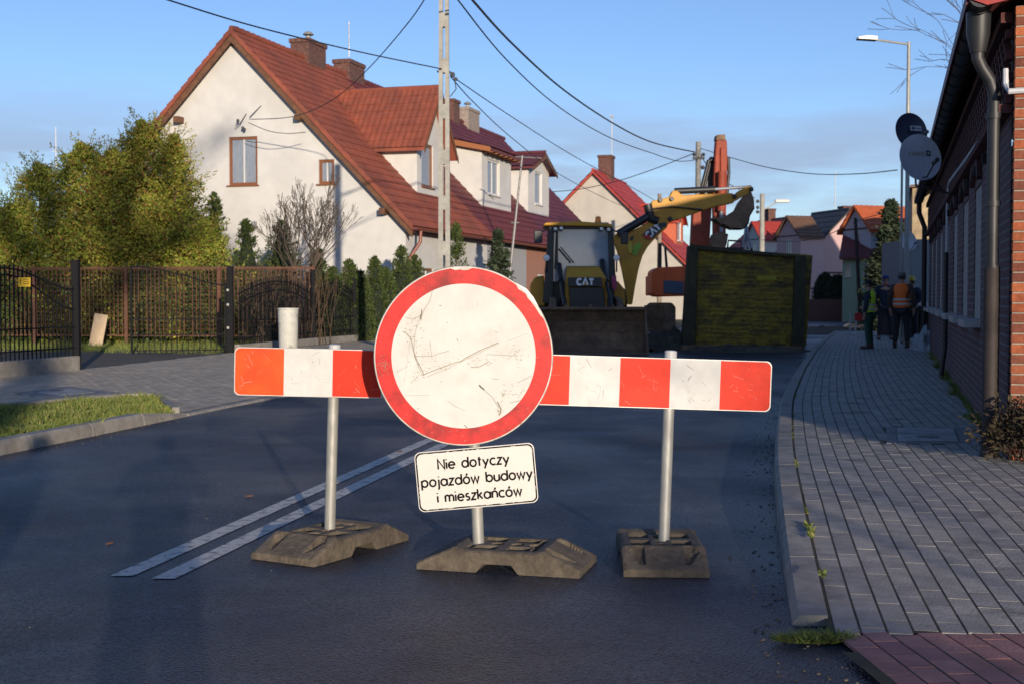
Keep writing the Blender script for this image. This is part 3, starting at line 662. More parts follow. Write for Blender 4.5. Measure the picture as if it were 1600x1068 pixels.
# ------------------------------------------------------------------ houses
STREET = math.atan2(.959, .283)              # local x runs along the street, local y away from it
M_wall = mat('cream_render', (.59, .58, .555), .9, col2=(.53, .52, .495), nscale=.7, noise=.06, bump=.15, bscale=120)
M_wood = mat('brown_boards', (.17, .075, .035), .7, col2=(.10, .045, .022), nscale=6, noise=.2)
M_frame = mat('brown_frame', (.20, .075, .03), .5, noise=.1)
M_wframe = mat('white_frame', (.62, .61, .58), .5)
M_pane = mat('window_glass', (.10, .13, .18), .08, col2=(.20, .23, .27), nscale=2.5, spec=.9)
M_curtain = mat('curtain', (.17, .20, .25), .25, col2=(.28, .31, .35), nscale=6, stretch=(14, 14, 1), spec=.7)
M_tile1 = mat('orange_red_tiles', (.28, .072, .038), .72, col2=(.19, .055, .034), nscale=.9, noise=.2, bump=.2, bscale=30)
M_tile2 = mat('dark_red_tiles', (.15, .034, .03), .6, col2=(.12, .030, .028), nscale=.9, noise=.15)
M_tile3 = mat('maroon_tiles', (.13, .03, .032), .5, col2=(.10, .025, .03), nscale=.9, noise=.15)
M_redr = mat('bright_red_tiles', (.42, .05, .035), .55, col2=(.34, .045, .03), nscale=1, noise=.12)
M_orr = mat('orange_tiles', (.50, .12, .04), .6, col2=(.42, .10, .035), nscale=1, noise=.12)
M_blkr = mat('black_tiles', (.035, .032, .034), .6, col2=(.05, .045, .045), nscale=1, noise=.15)
M_brnr = mat('brown_tiles', (.16, .085, .05), .6, col2=(.12, .07, .045), nscale=1, noise=.15)
M_brick = brickmat('chimney_brick', (.17, .055, .038), (.11, .038, .03), (.13, .10, .085))
M_gutter = mat('copper_brown_gutter', (.22, .07, .045), .4, noise=.1)
M_dark = mat('dark_gap', (.015, .014, .014), .9)

def sheet(mb, p00, pu, pv, nu_pitch=.24, nv_pitch=.36, amp=.02, step=.022):
    """corrugated tile sheet: p00 lower corner, pu along the eave, pv up the slope"""
    p00, pu, pv = Vector(p00), Vector(pu), Vector(pv); nrm = pu.cross(pv).normalized()
    if nrm.z < 0: nrm = -nrm
    nc = max(1, int(pu.length / nu_pitch)) * 4; nr = max(1, int(pv.length / nv_pitch)); k = len(mb.v); rows = []
    for r in range(nr):
        rows += [(r / nr, 1.0), ((r + 1) / nr, 0.0)]
    for t, lift in rows:
        for c in range(nc + 1):
            a = c / 4 * 2 * math.pi; w = (.5 - .5 * math.cos(a)) ** .8
            mb.v.append(tuple(p00 + pu * (c / nc) + pv * t + nrm * (.03 + amp * w + step * lift)))
    n = nc + 1
    for r in range(len(rows) - 1):
        for c in range(nc): mb.f.append((k + r * n + c, k + r * n + c + 1, k + (r + 1) * n + c + 1, k + (r + 1) * n + c)); mb.mi.append(mb.cur)

def walled(mb, f, xs, zb, topf, holes, depth=.14):
    """wall in the plane f(x, z, d); holes = [(x0, x1, z0, z1)] with reveals"""
    cuts = sorted(set(list(xs) + [h[0] for h in holes] + [h[1] for h in holes]))
    for a, c in zip(cuts[:-1], cuts[1:]):
        m = (a + c) / 2; hs = sorted([(h[2], h[3]) for h in holes if h[0] < m < h[1]]); z = zb
        for z0, z1 in hs:
            mb.quad(f(a, z, 0), f(c, z, 0), f(c, z0, 0), f(a, z0, 0)); z = z1
        mb.quad(f(a, z, 0), f(c, z, 0), f(c, topf(c), 0), f(a, topf(a), 0))
    for x0, x1, z0, z1 in holes:
        for (a, za), (c, zc) in (((x0, z0), (x1, z0)), ((x1, z0), (x1, z1)), ((x1, z1), (x0, z1)), ((x0, z1), (x0, z0))):
            mb.quad(f(a, za, 0), f(c, zc, 0), f(c, zc, depth), f(a, za, depth))

def window(parent, f, h, frame_m, fw=.08, mull=1, trans=0, sill=True, depth=.10, curtain=True, name='window'):
    x0, x1, z0, z1 = h; b = MB()
    def bar(a, c, za, zc, d0=depth - .05, d1=depth + .02): b.prism([(a, za), (c, za), (c, zc), (a, zc)], d0, d1, lambda p, d: f(p[0], p[1], d))
    bar(x0, x0 + fw, z0, z1); bar(x1 - fw, x1, z0, z1); bar(x0 + fw, x1 - fw, z0, z0 + fw); bar(x0 + fw, x1 - fw, z1 - fw, z1)
    w = b.build(name, frame_m, parent)
    mb_ = MB(); b = mb_
    for i in range(mull):
        c = x0 + (x1 - x0) * (i + 1) / (mull + 1); bar(c - .02, c + .02, z0 + fw, z1 - fw, depth - .03, depth + .015)
    for i in range(trans):
        c = z0 + (z1 - z0) * (i + 1) / (trans + 1); bar(x0 + fw, x1 - fw, c - .015, c + .015, depth - .028, depth + .012)
    if mull or trans: mb_.build('glazing_bar', M_wframe if frame_m is M_frame and mull == 1 else frame_m, w)
    g = MB(); g.quad(f(x0 + fw, z0 + fw, depth), f(x1 - fw, z0 + fw, depth), f(x1 - fw, z1 - fw, depth), f(x0 + fw, z1 - fw, depth)); g.build('pane', M_curtain if curtain else M_pane, w)
    if sill:
        s = MB(); s.prism([(x0 - .06, z0 - .05), (x1 + .06, z0 - .05), (x1 + .06, z0 - .004), (x0 - .06, z0 - .004)], -.08, .04, lambda p, d: f(p[0], p[1], d)); s.build('sill', frame_m, w)
    return w

def chimney(parent, x, y, sx, sy, z0, z1, m=None, pots=0, cowl=False):
    b = MB(); b.bx(x - sx / 2, x + sx / 2, y - sy / 2, y + sy / 2, z0, z1 - .16); c = b.build('chimney', m or M_brick, parent)
    MB().bx(x - sx / 2 - .05, x + sx / 2 + .05, y - sy / 2 - .05, y + sy / 2 + .05, z1 - .16, z1).build('cap', m or M_brick, c, bevel=.01)
    for i in range(pots):
        xx = x + (i - (pots - 1) / 2) * .45
        MB().tube([(xx, y, z1), (xx, y, z1 + .22)], .09, 10).build('flue', M_galv, c)
        MB().lathe([(.2, z1 + .26), (.21, z1 + .28), (.12, z1 + .37), (.02, z1 + .40)], 14, (xx, y, 0)).build('cowl', M_galv, c)
    return c

def gdormer(parent, s0, s1, wf, zb, ze, zr, wback, roofm, wallm, over=.3, win=None, fr=None, mull=0, wname='dormer'):
    """dormer with its gable towards the street (local -y); main roof swallows its back"""
    sc = (s0 + s1) / 2; b = MB()
    walled(b, lambda x, z, d: Vector((x, wf + d, z)), [s0, sc, s1], zb, lambda x: ze + (zr - ze - .15) * (1 - abs(x - sc) / (sc - s0)) , [win] if win else [])
    b.quad((s0, wf, zb), (s0, wback, zb), (s0, wback, ze), (s0, wf, ze)); b.quad((s1, wf, zb), (s1, wback, zb), (s1, wback, ze), (s1, wf, ze))
    d = b.build(wname, wallm, parent)
    if win: window(d, lambda x, z, d_: Vector((x, wf + d_, z)), win, fr or M_frame, mull=mull)
    r = MB(); m = (zr - ze) / (sc - s0)
    for sg in (-1, 1):
        e = s0 - over if sg < 0 else s1 + over; p0 = Vector((e, wf - over, ze - m * over)); p1 = Vector((sc, wf - over, zr))
        sheet(r, p0, Vector((0, wback - wf + over, 0)), p1 - p0, .22, .36)
        q = Vector((0, 0, -.10)); a = [p0, p1, p1 + Vector((0, wback - wf + over, 0)), p0 + Vector((0, wback - wf + over, 0))]
        r.add(a + [v + q for v in a], [(0, 1, 2, 3), (7, 6, 5, 4), (0, 4, 5, 1), (3, 2, 6, 7), (0, 3, 7, 4)])
    r.tube([(sc, wf - over, zr + .05), (sc, wback, zr + .05)], .09, 8); r.build('roof', roofm, d)
    bb = MB()
    for sg in (-1, 1):
        e = s0 - over if sg < 0 else s1 + over
        bb.prism([(e, ze - m * over - .05), (sc, zr - .05), (sc, zr - .25), (e, ze - m * over - .2)], wf - over - .03, wf - over, lambda p, d_: Vector((p[0], d_, p[1])))
    bb.build('bargeboard', M_wood, d); return d

def gable_house(label, loc, rz, L, Wd, ze, zr, wallm, roofm, cat='house', wins=(), side=(), over=.3, name='house', chim=(), group=None, fr=None, coarse=1.0, shift=0, ridge=None):
    """local x = ridge direction, gable at x=0 towards the camera, y 0..Wd"""
    h = empty(name, loc, rz, label, cat, group); yr = ridge if ridge is not None else Wd / 2; b = MB()
    tf = lambda y: ze + (zr - ze) * (y / yr if y <= yr else (Wd - y) / (Wd - yr))
    walled(b, lambda y, z, d: Vector((d, y, z)), [0, yr, Wd], -.05, tf, list(wins))
    walled(b, lambda x, z, d: Vector((x, d, z)), [0, L], -.05, lambda x: ze, list(side))
    b.quad((0, Wd, 0), (L, Wd, 0), (L, Wd, ze), (0, Wd, ze)); b.quad((L, 0, 0), (L, Wd, 0), (L, Wd, ze), (L, yr, zr), (L, 0, ze)); b.build('wall', wallm, h)
    for w in wins: window(h, lambda y, z, d: Vector((d, y, z)), w, fr or M_frame, curtain=False)
    for w in side: window(h, lambda x, z, d: Vector((x, d, z)), w, fr or M_frame, curtain=False)
    r = MB()
    for sg in (0, 1):
        m = (zr - ze) / (yr if sg == 0 else Wd - yr); e = -over if sg == 0 else Wd + over
        p0 = Vector((-over, e, ze - m * over + .05)); p1 = Vector((-over, yr, zr + .05)); ll = L + 2 * over
        sheet(r, p0, Vector((ll, 0, 0)), p1 - p0, .3 * coarse, .4 * coarse, .03, .03)
        q = Vector((0, 0, -.14)); a = [p0, p1, p1 + Vector((ll, 0, 0)), p0 + Vector((ll, 0, 0))]
        r.add(a + [v + q for v in a], [(0, 1, 2, 3), (7, 6, 5, 4), (0, 4, 5, 1), (3, 2, 6, 7), (0, 3, 7, 4)])
    r.tube([(-over, yr, zr + .1), (L + over, yr, zr + .1)], .1, 8); r.build('roof', roofm, h)
    for c in chim: chimney(h, *c)
    return h

# --- the long cream house with three dormers on the left
HC = Vector((-3.18, 41.0, 0)); ZE, SL, HW = 3.52, 1.031, 6.4; ZR = ZE + SL * HW; LEN = 31.0
H1 = empty('terraced_house', HC, STREET, 'long cream rendered house with steep red tiled roof, gable end towards the camera', 'house')
OV = .35
rf = lambda w: ZE + SL * w
inv = frame(H1).inverted()
def hl(u, v, wplane=None, splane=None):
    """photo pixel -> local point of the house in the plane y=wplane or x=splane"""
    o = inv @ Vector((0, 0, CAMH)); d = inv.to_3x3() @ ray(u, v)
    t = (wplane - o.y) / d.y if wplane is not None else (splane - o.x) / d.x
    return o + d * t
GX = .30                                                             # gable wall set back under the verge
p = hl(358, 290, splane=GX); q = hl(402, 213, splane=GX); wA = (q.y, p.y, p.z, q.z); wA = (min(p.y, q.y), max(p.y, q.y), p.z, q.z)
p = hl(498, 288, splane=GX); q = hl(522, 249, splane=GX); wB = (min(p.y, q.y), max(p.y, q.y), p.z, q.z)
b = MB(); walled(b, lambda y, z, d: Vector((GX + d, y, z)), [OV, HW, 2 * HW - OV], -.05, lambda y: (rf(y) if y < HW else rf(2 * HW - y)) - .12, [wA, wB])
b.quad((GX, 2 * HW - OV, 0), (LEN, 2 * HW - OV, 0), (LEN, 2 * HW - OV, rf(OV) - .1), (GX, 2 * HW - OV, rf(OV) - .1)); b.quad((LEN - .3, OV, 0), (LEN - .3, 2 * HW - OV, 0), (LEN - .3, 2 * HW - OV, rf(OV)), (LEN - .3, HW, ZR - .15), (LEN - .3, OV, rf(OV)))
b.build('gable_wall', M_wall, H1)
window(H1, lambda y, z, d: Vector((GX + d, y, z)), wA, M_frame, fw=.085, mull=1)
window(H1, lambda y, z, d: Vector((GX + d, y, z)), wB, M_frame, fw=.09, mull=1)
# street wall, three owners' colours
SEG = [(GX, 9.0, M_wall), (9.0, 14.6, mat('grey_render', (.33, .33, .34), .9, noise=.05)), (14.6, 22.5, mat('terracotta_render', (.33, .16, .11), .9, noise=.08)), (22.5, LEN - .3, mat('ochre_render', (.36, .30, .18), .9, noise=.08))]
holes = {0: [(1.9, 2.9, 0.05, 2.25), (4.6, 6.2, .9, 2.3)], 1: [(10.6, 12.2, .9, 2.3)], 2: [(16.4, 17.5, 0.05, 2.3), (19, 20.4, .9, 2.3)], 3: [(24.5, 26, .9, 2.3)]}
for i, (a, c, m) in enumerate(SEG):
    b = MB(); walled(b, lambda x, z, d: Vector((x, OV + d, z)), [a, c], -.05, lambda x: rf(OV) - .15, holes[i]); o = b.build('street_wall', m, H1)
    for j, hh in enumerate(holes[i]): window(o, lambda x, z, d: Vector((x, OV + d, z)), hh, M_wframe if i else M_frame, name='door' if hh[2] < .2 else 'window', curtain=False)
# roof sheets in three colours, both slopes
for a, c, m in ((0, 8.9, M_tile1), (8.9, 18.3, M_tile2), (18.3, LEN, M_tile3)):
    r = MB()
    for p0, p1 in ((Vector((a, 0, ZE)), Vector((a, HW, ZR))), (Vector((a, 2 * HW, ZE)), Vector((a, HW, ZR)))):
        sheet(r, p0, Vector((c - a, 0, 0)), p1 - p0, .24, .36, .022, .028)
        q = Vector((0, 0, -.13)); e = [p0, p1, p1 + Vector((c - a, 0, 0)), p0 + Vector((c - a, 0, 0))]
        r.add(e + [v + q for v in e], [(0, 1, 2, 3), (7, 6, 5, 4), (0, 4, 5, 1), (3, 2, 6, 7), (0, 3, 7, 4)])
    x = a
    while x < c - .05:                                                # ridge caps, one by one
        r.tube([(x, HW, ZR + .07), (x + .4, HW, ZR + .09)], [.10, .125], 9); x += .38
    r.build('roof', m, H1)
b = MB()
for y0, y1 in ((-.02, HW), (2 * HW + .02, HW)):                          # verge tiles and boards
    n = 24
    for i in range(n):
        t0, t1 = i / n, (i + 1) / n; ya, yb = y0 + (y1 - y0) * t0, y0 + (y1 - y0) * t1; za, zb_ = ZE + (ZR - ZE) * t0, ZE + (ZR - ZE) * t1
        b.prism([(ya, za - .1), (yb, zb_ - .12), (yb, zb_ + .07), (ya, za + .12)], -.07, -.02, lambda p, d: Vector((d, p[0], p[1])))
b.build('verge_tiles', M_tile1, H1)
b = MB()
for y0, y1 in ((.0, HW), (2 * HW, HW)):
    b.prism([(y0, ZE - .13), (y1, ZR - .13), (y1, ZR - .38), (y0, ZE - .33)], -.03, .03, lambda p, d: Vector((d, p[0], p[1])))
    b.prism([(y0, ZE - .14), (y1, ZR - .14), (y1, ZR - .17), (y0, ZE - .17)], .03, GX, lambda p, d: Vector((d, p[0], p[1])))
b.build('bargeboard', M_wood, H1)
for uu, vv in ((277, 187), (466, 183), (598, 330)):
    q = hl(uu, vv, splane=0); b = MB().box((.08, q.y, q.z), (.36, .2, .2)); b.build('purlin_end', M_wood, H1)
M_g = M_gutter
b = MB()
prof = [(.09 * math.cos(R(a)), .09 * math.sin(R(a))) for a in range(180, 361, 20)]
for i in range(len(prof) - 1):
    (ya, za), (yb, zb_) = prof[i], prof[i + 1]; b.quad((-.05, -.1 + ya, ZE - .02 + za), (LEN, -.1 + ya, ZE - .02 + za), (LEN, -.1 + yb, ZE - .02 + zb_), (-.05, -.1 + yb, ZE - .02 + zb_))
b.build('gutter', M_g, H1, fix=False)
MB().tube([(.5, -.1, ZE - .08), (.5, -.08, ZE - .45), (.30, .22, ZE - 1.0), (.30, .24, ZE - 1.3), (.30, .24, .1)], .055, 10).build('downpipe', M_g, H1, smooth=True)
# dormers
d1 = gdormer(H1, 3.9, 6.7, 1.31, rf(1.31) - .2, 7.0, 8.78, 5.1, M_tile1, M_wall, over=.42, win=(4.35, 5.55, rf(1.31) + .35, 6.75))
d3 = gdormer(H1, 19.2, 23.0, 1.57, rf(1.57) - .2, 7.45, 8.15, 4.6, M_tile3, M_wall, over=.35, win=(20.4, 21.7, 5.7, 7.25), fr=M_wframe)
# shed dormer
b = MB(); s0, s1, wf = 11.5, 15.7, 1.365; zt = 7.35
wS = (12.3, 14.0, 5.55, 7.0)
walled(b, lambda x, z, d: Vector((x, wf + d, z)), [s0, s1], rf(wf) - .2, lambda x: zt, [wS])
for s in (s0, s1): b.quad((s, wf, rf(wf) - .2), (s, 4.6, rf(wf) - .2), (s, 4.6, zt + .25 * 3.2), (s, wf, zt))
d2 = b.build('dormer', M_wall, H1); window(d2, lambda x, z, d: Vector((x, wf + d, z)), wS, M_wframe, mull=1)
r = MB(); p0 = Vector((s0 - .3, wf - .45, zt - .02)); p1 = Vector((s0 - .3, 4.7, zt + .25 * 3.75)); r_l = s1 - s0 + .6
sheet(r, p0, Vector((r_l, 0, 0)), p1 - p0, .24, .36); a = [p0, p1, p1 + Vector((r_l, 0, 0)), p0 + Vector((r_l, 0, 0))]; q = Vector((0, 0, -.12))
r.add(a + [v + q for v in a], [(0, 1, 2, 3), (7, 6, 5, 4), (0, 4, 5, 1), (3, 2, 6, 7), (0, 3, 7, 4)]); r.build('roof', M_tile2, d2)
b = MB(); b.prism([(wf - .47, zt - .2), (4.6, zt + .55), (4.6, zt + .8), (wf - .47, zt)], s0 - .33, s0 - .3, lambda p, d: Vector((d, p[0], p[1])))
for k in range(7): b.box((s0 + .1 + k * .68, wf - .2, zt - .1), (.14, .5, .17))
b.build('rafter_end', mat('orange_wood', (.30, .11, .04), .7, noise=.15), d2)
# chimneys, cowls, aerial
chimney(H1, 6.1, HW + .1, 1.5, .75, ZR - .7, ZR + .78, pots=1); chimney(H1, 9.9, HW + .1, 1.5, .7, ZR - .7, ZR + .68)
chimney(H1, 22.2, HW, .9, .6, ZR - .6, ZR + .95); chimney(H1, 24.8, HW, 1.8, .7, ZR - .6, ZR + .85, mat('mottled_brick', (.20, .15, .12), .9, col2=(.35, .30, .26), nscale=14), pots=1)
q = hl(450, 80, wplane=HW + .8); MB().tube([(q.x, HW + .8, ZR - 1), (q.x, HW + .8, ZR + .28)], .08, 10).lathe([(.2, ZR + .3), (.2, ZR + .32), (.1, ZR + .42)], 12, (q.x, HW + .8, 0)).build('roof_vent', M_galv, H1)
b = MB(); b.tube([(9.9, HW + .1, ZR + .9), (9.9, HW + .1, ZR + 2.3)], .02, 6)
for k in range(9): b.tube([(9.9 - .4, HW - .1, ZR + 1.35 + k * .1), (9.9 + .4, HW + .3, ZR + 1.35 + k * .1)], .006, 4)
b.build('aerial', mat('aerial_metal', (.2, .2, .2), .4, metal=.6), H1)
# cable bracket on the gable
q = hl(385, 190, splane=GX); b = MB(); b.tube([(GX, q.y, q.z + .25), (GX - .25, q.y + .1, q.z - .1), (GX - .3, q.y + .25, q.z - .2)], .018, 6); b.tube([(GX, q.y - .55, q.z + .5), (GX - .25, q.y - .25, q.z + .1)], .015, 6)
for dy, dz in ((.3, .0), (.0, -.25), (-.1, -.3)): b.ball((GX - .25, q.y + dy * .6, q.z + dz), .055, 8, 6)
b.build('cable_bracket', mat('dark_iron', (.06, .06, .06), .6), H1)
q = hl(398, 352, splane=GX); MB().box((GX - .03, q.y, q.z), (.06, .18, .24)).build('meter_box', mat('grey_plastic', (.25, .25, .26), .6), H1)

# --- grey gabled house with bright red roof beyond
h2 = gable_house('grey rendered gabled house with bright red roof and orange dormer, behind the diggers', (9.9, 74.0, 0), STREET, 9, 10.6, 3.35, 8.6, mat('warm_grey_render', (.46, .43, .38), .9, col2=(.40, .375, .33), nscale=.6, noise=.06), M_redr, over=.35,
                 chim=((3.4, 5.3, 1.0, .8, 7.5, 9.9),), side=((2.5, 3.6, 1, 2.3), (6, 7.1, 1, 2.3)), coarse=1.3)
gdormer(h2, 3.4, 6.2, 1.0, 3.9, 6.0, 6.9, 3.8, M_redr, mat('orange_cladding', (.48, .12, .055), .7, noise=.08), over=.25, win=(4.0, 5.6, 4.7, 5.9), fr=M_wframe)
MB().tube([(5, 5.3, 8.5), (5, 5.3, 12.6)], .03, 5).box((5, 5.3, 12.5), (.9, .05, .12)).build('aerial', mat('pale_aerial', (.55, .55, .56), .5), h2)

# --- roof far left behind the hedge
gable_house('low house with worn brown tiled roof beyond the hedge at the left edge', (-22.4, 58, 0), R(180), 14, 9, 3.2, 6.25, mat('old_render', (.35, .30, .24), .9, noise=.1), M_brnr, coarse=1.4)
MB0 = empty('antenna_mast', (-30.5, 86, 0), 0, 'thin white antenna mast above the hedge at far left', 'antenna mast')
MB().tube([(0, 0, 0), (0, 0, 6), (0, 0, 12.6)], [.09, .06, .03], 6).build('mast', mat('mast_white', (.6, .6, .6), .5), MB0); MB().box((0, 0, 11), (.5, .04, .04)).build('crossbar', MATS['mast_white'], MB0)

# --- houses at the end of the street
def far_house(label, u, v_apex, Y, half, ze, zr, L, rz, wallm, roofm, **k):
    """apex of the gable placed at pixel u; ridge runs along local +x"""
    a = P(u, v_apex, Y); c, s = math.cos(rz), math.sin(rz); loc = Vector((a.x + s * half, a.y - c * half, 0))
    return gable_house(label, loc, rz, L, 2 * half, ze, zr, wallm, roofm, **k)
RZB = math.atan2(.97, -.24)                                              # ridges running back to the left
M_pink = mat('pink_render', (.50, .34, .33), .9, noise=.05); M_pale = mat('pale_render', (.50, .47, .42), .9, noise=.06); M_green = mat('green_render', (.30, .40, .28), .9, noise=.06); M_blue = mat('bluish_render', (.40, .43, .48), .9, noise=.05)
hp = far_house('pink house with steep black roof and a brown roofed dormer beyond the trench box', 1326, 329, 92, 4.6, 3.0, 7.45, 5.4, RZB, M_pink, M_blkr, coarse=1.4, over=.2,
               wins=((4.2, 5.0, 3.6, 4.7),), chim=((2, 3.7, .8, .9, 5.9, 7.9),))
b = MB(); b.bx(-.03, 0, 0, 9.2, 2.93, 3.05); b.build('string_course', mat('dark_trim', (.06, .04, .035), .7), hp)
MB().tube([(2, 4.6, 7), (2, 4.6, 10.5)], .03, 5).box((2, 4.6, 10.2), (.5, .04, .04)).build('aerial', MATS['pale_aerial'], hp)
# its dormer stands on the left slope and faces left
def ldormer(parent, x0, x1, yf, yb, zb, ze, zr, wm, rm):
    xc = (x0 + x1) / 2; b = MB(); walled(b, lambda x, z, d: Vector((x, yf - d, z)), [x0, xc, x1], zb, lambda x: ze + (zr - ze) * (1 - abs(x - xc) / (xc - x0)), [(xc - .45, xc + .45, zb + .8, ze - .1)])
    b.quad((x0, yf, zb), (x0, yb, zb), (x0, yb, ze), (x0, yf, ze)); b.quad((x1, yf, zb), (x1, yb, zb), (x1, yb, ze), (x1, yf, ze)); d = b.build('dormer', wm, parent)
    window(d, lambda x, z, q: Vector((x, yf - q, z)), (xc - .45, xc + .45, zb + .8, ze - .1), M_wframe, curtain=False)
    r = MB()
    for s in (-1, 1):
        p0 = Vector((xc + s * (xc - x0 + .25), yf + .3, ze - .2)); p1 = Vector((xc, yf + .3, zr + .08)); q = Vector((0, yb - yf - .3, 0)); sheet(r, p0, q, p1 - p0, .4, .5)
        a = [p0, p1, p1 + q, p0 + q]; t = Vector((0, 0, -.1)); r.add(a + [v + t for v in a], [(0, 1, 2, 3), (7, 6, 5, 4), (0, 4, 5, 1), (3, 2, 6, 7), (0, 3, 7, 4)])
    r.build('roof', rm, d)

h3 = far_house('white house with dark red roof far down the street behind the lamp post', 1236, 341, 112, 4.2, 4.6, 8.1, 6.5, RZB, M_pale, M_tile2, coarse=1.6, over=.2, chim=((4.2, 4.2, .8, .7, 7, 9.2),))
# street dormers: a block with its own gabled roof, gable turned to the left, set into the main roof
def block(parent, u, Y, Wd, L, z0, ze, zr, rz, wm, rm, win, name='dormer', over=.22):
    c = P(u, 463, Y); M = frame(parent).inverted() @ Matrix.Translation((c.x, Y, 0)) @ Matrix.Rotation(rz, 4, 'Z'); T = lambda x, y, z: M @ Vector((x, y, z))
    b = MB(); walled(b, lambda y, z, d: T(d, y, z), [0, Wd / 2, Wd], z0, lambda y: ze + (zr - ze) * (1 - abs(y - Wd / 2) / (Wd / 2)), [win] if win else [])
    b.quad(T(0, 0, z0), T(L, 0, z0), T(L, 0, ze), T(0, 0, ze)); b.quad(T(0, Wd, z0), T(L, Wd, z0), T(L, Wd, ze), T(0, Wd, ze)); b.quad(T(L, 0, z0), T(L, Wd, z0), T(L, Wd, ze), T(L, Wd / 2, zr), T(L, 0, ze)); d = b.build(name, wm, parent)
    if win: window(d, lambda y, z, q: T(q, y, z), win, M_wframe, curtain=False)
    b = MB(); [b.prism([(-.02, k), (Wd + .02, k), (Wd + .02, k + .08), (-.02, k + .08)], -.03, 0, lambda p, q: T(q, p[0], p[1])) for k in (ze - .06,)]; b.build('trim', mat('dark_trim', (.06, .04, .035), .7), d)
    r = MB(); m = (zr - ze) / (Wd / 2)
    for s in (-1, 1):
        e = -over if s < 0 else Wd + over; p0 = T(-over, e, ze - m * over + .03); p1 = T(-over, Wd / 2, zr + .05); q = T(L, e, ze - m * over + .03) - p0; sheet(r, p0, q, p1 - p0, .3, .36, .025, .03)
        a = [p0, p1, p1 + q, p0 + q]; t = Vector((0, 0, -.1)); r.add(a + [v + t for v in a], [(0, 1, 2, 3), (7, 6, 5, 4), (0, 4, 5, 1), (3, 2, 6, 7), (0, 3, 7, 4)])
    r.build('roof', rm, d); return d
block(hp, 1250, 86.5, 3.0, 1.8, 1.5, 5.45, 6.75, R(20), M_pink, M_brnr, (1.1, 1.9, 3.9, 5.2))
block(h3, 1190, 104, 3.6, 2.5, 3.2, 6.0, 7.4, R(12), M_pale, M_redr, (1.3, 2.3, 4.4, 5.6))
MB().tube([P(1312, 345, 94) - Vector(hp.location), P(1312, 300, 94) - Vector(hp.location)], .03, 5)
GH = empty('green_house', (P(1316, 463, 66).x, 66, 0), R(-18), 'green rendered house with pale dormer and orange tiled roof beyond the workers', 'house')
b = MB(); x1 = P(1430, 463, 66).x - P(1316, 463, 66).x; hh = [(.30, .62, 1.55, 2.35), (1.15, 1.5, 1.55, 2.35)]
hh = [(P(1324, 0, 66).x - GH.location.x, P(1333, 0, 66).x - GH.location.x, P(0, 432, 66).z, P(0, 412, 66).z), (P(1352, 0, 66).x - GH.location.x, P(1362, 0, 66).x - GH.location.x, P(0, 432, 66).z, P(0, 412, 66).z)]
walled(b, lambda x, z, d: Vector((x, d, z)), [0, x1], -.05, lambda x: 3.25, hh); b.quad((0, 0, 0), (0, 8, 0), (0, 8, 3.25), (0, 0, 3.25)); b.quad((x1, 0, 0), (x1, 8, 0), (x1, 8, 3.25), (x1, 0, 3.25)); b.build('wall', M_green, GH)
for w in hh: window(GH, lambda x, z, d: Vector((x, d, z)), w, M_wframe, curtain=False, mull=0, fw=.05)
b = MB(); b.prism([(-.35, 3.2), (-.35, 3.34), (3.4, 5.0), (8.2, 3.3)], -.15, x1 + .2, lambda p, d: Vector((d, p[0], p[1]))); b.build('lower_roof', M_tile2, GH)
block(GH, 1360, 66.1, 2.5, 4.2, 3.35, 4.85, 6.0, R(20), M_blue, M_orr, (.95, 1.55, 3.7, 4.65))
gf = empty('garden_fence', (P(1262, 463, 68).x, 68, 0), 0, 'dark low garden fence on a reddish wall below the round bushes', 'fence'); xl = P(1322, 463, 68).x - gf.location.x
MB().bx(0, xl, 0, .2, -.05, 1.15).build('wall', mat('reddish_wall', (.14, .07, .06), .9, noise=.2), gf); b = MB(); [b.bx(.1 + k * .14, .13 + k * .14, .08, .11, 1.15, 1.8) for k in range(int((xl - .1) / .14))]; b.bx(0, xl, .07, .12, 1.7, 1.76); b.build('railing', M_dark, gf)
# sunlit old building beyond the brick house and the grey shed against it
ob = empty('old_building', (P(1424, 463, 52).x, 52, 0), STREET - math.pi / 2, 'sunlit mottled beige building end wall behind the brick building', 'building')
MB().bx(0, 9, 0, 12, -.05, 5.7).build('wall', mat('mottled_plaster', (.46, .36, .22), .9, col2=(.26, .19, .11), nscale=.9, noise=.25, contrast=(.42, .6)), ob)
b = MB(); b.prism([(-.1, 5.7), (9.3, 5.7), (9.3, 5.8), (4.5, 6.2), (-.1, 5.8)], -.2, 12.2, lambda p, d: Vector((p[0], d, p[1]))); b.build('roof', M_brnr, ob)
sh_ = empty('shed', (P(1424, 463, 37).x, 37, 0), 0, 'grey flat sided shed with pale sheet canopy behind the workers', 'shed')
MB().bx(0, 1.1, 0, 3, 0.9, 2.95).build('wall', mat('grey_sheeting', (.17, .20, .22), .7, noise=.1), sh_)
b = MB(); b.bx(0, .12, 0, .1, 0, .9); b.bx(1, 1.1, 0, .1, 0, .9); b.bx(0, 1.1, .6, 3, 0, .9); b.build('frame', M_dark, sh_)
b = MB(); b.prism([(-.05, 1.05), (.6, .98), (1.1, .78), (1.1, .86), (.6, 1.10), (-.05, 1.22)], -.5, .0, lambda p, d: Vector((p[0], d, p[1]))); b.build('canopy', mat('pale_sheet', (.35, .35, .36), .7, noise=.1), sh_)
gable_house('plain rendered house added out of view behind the brick building to shade the pink house', (31.2, 54.4, 0), STREET, 9, 9, 4.5, 9.9, M_pale, M_brnr, coarse=1.6)  # unseen house, added to keep sun off the lower pink wall
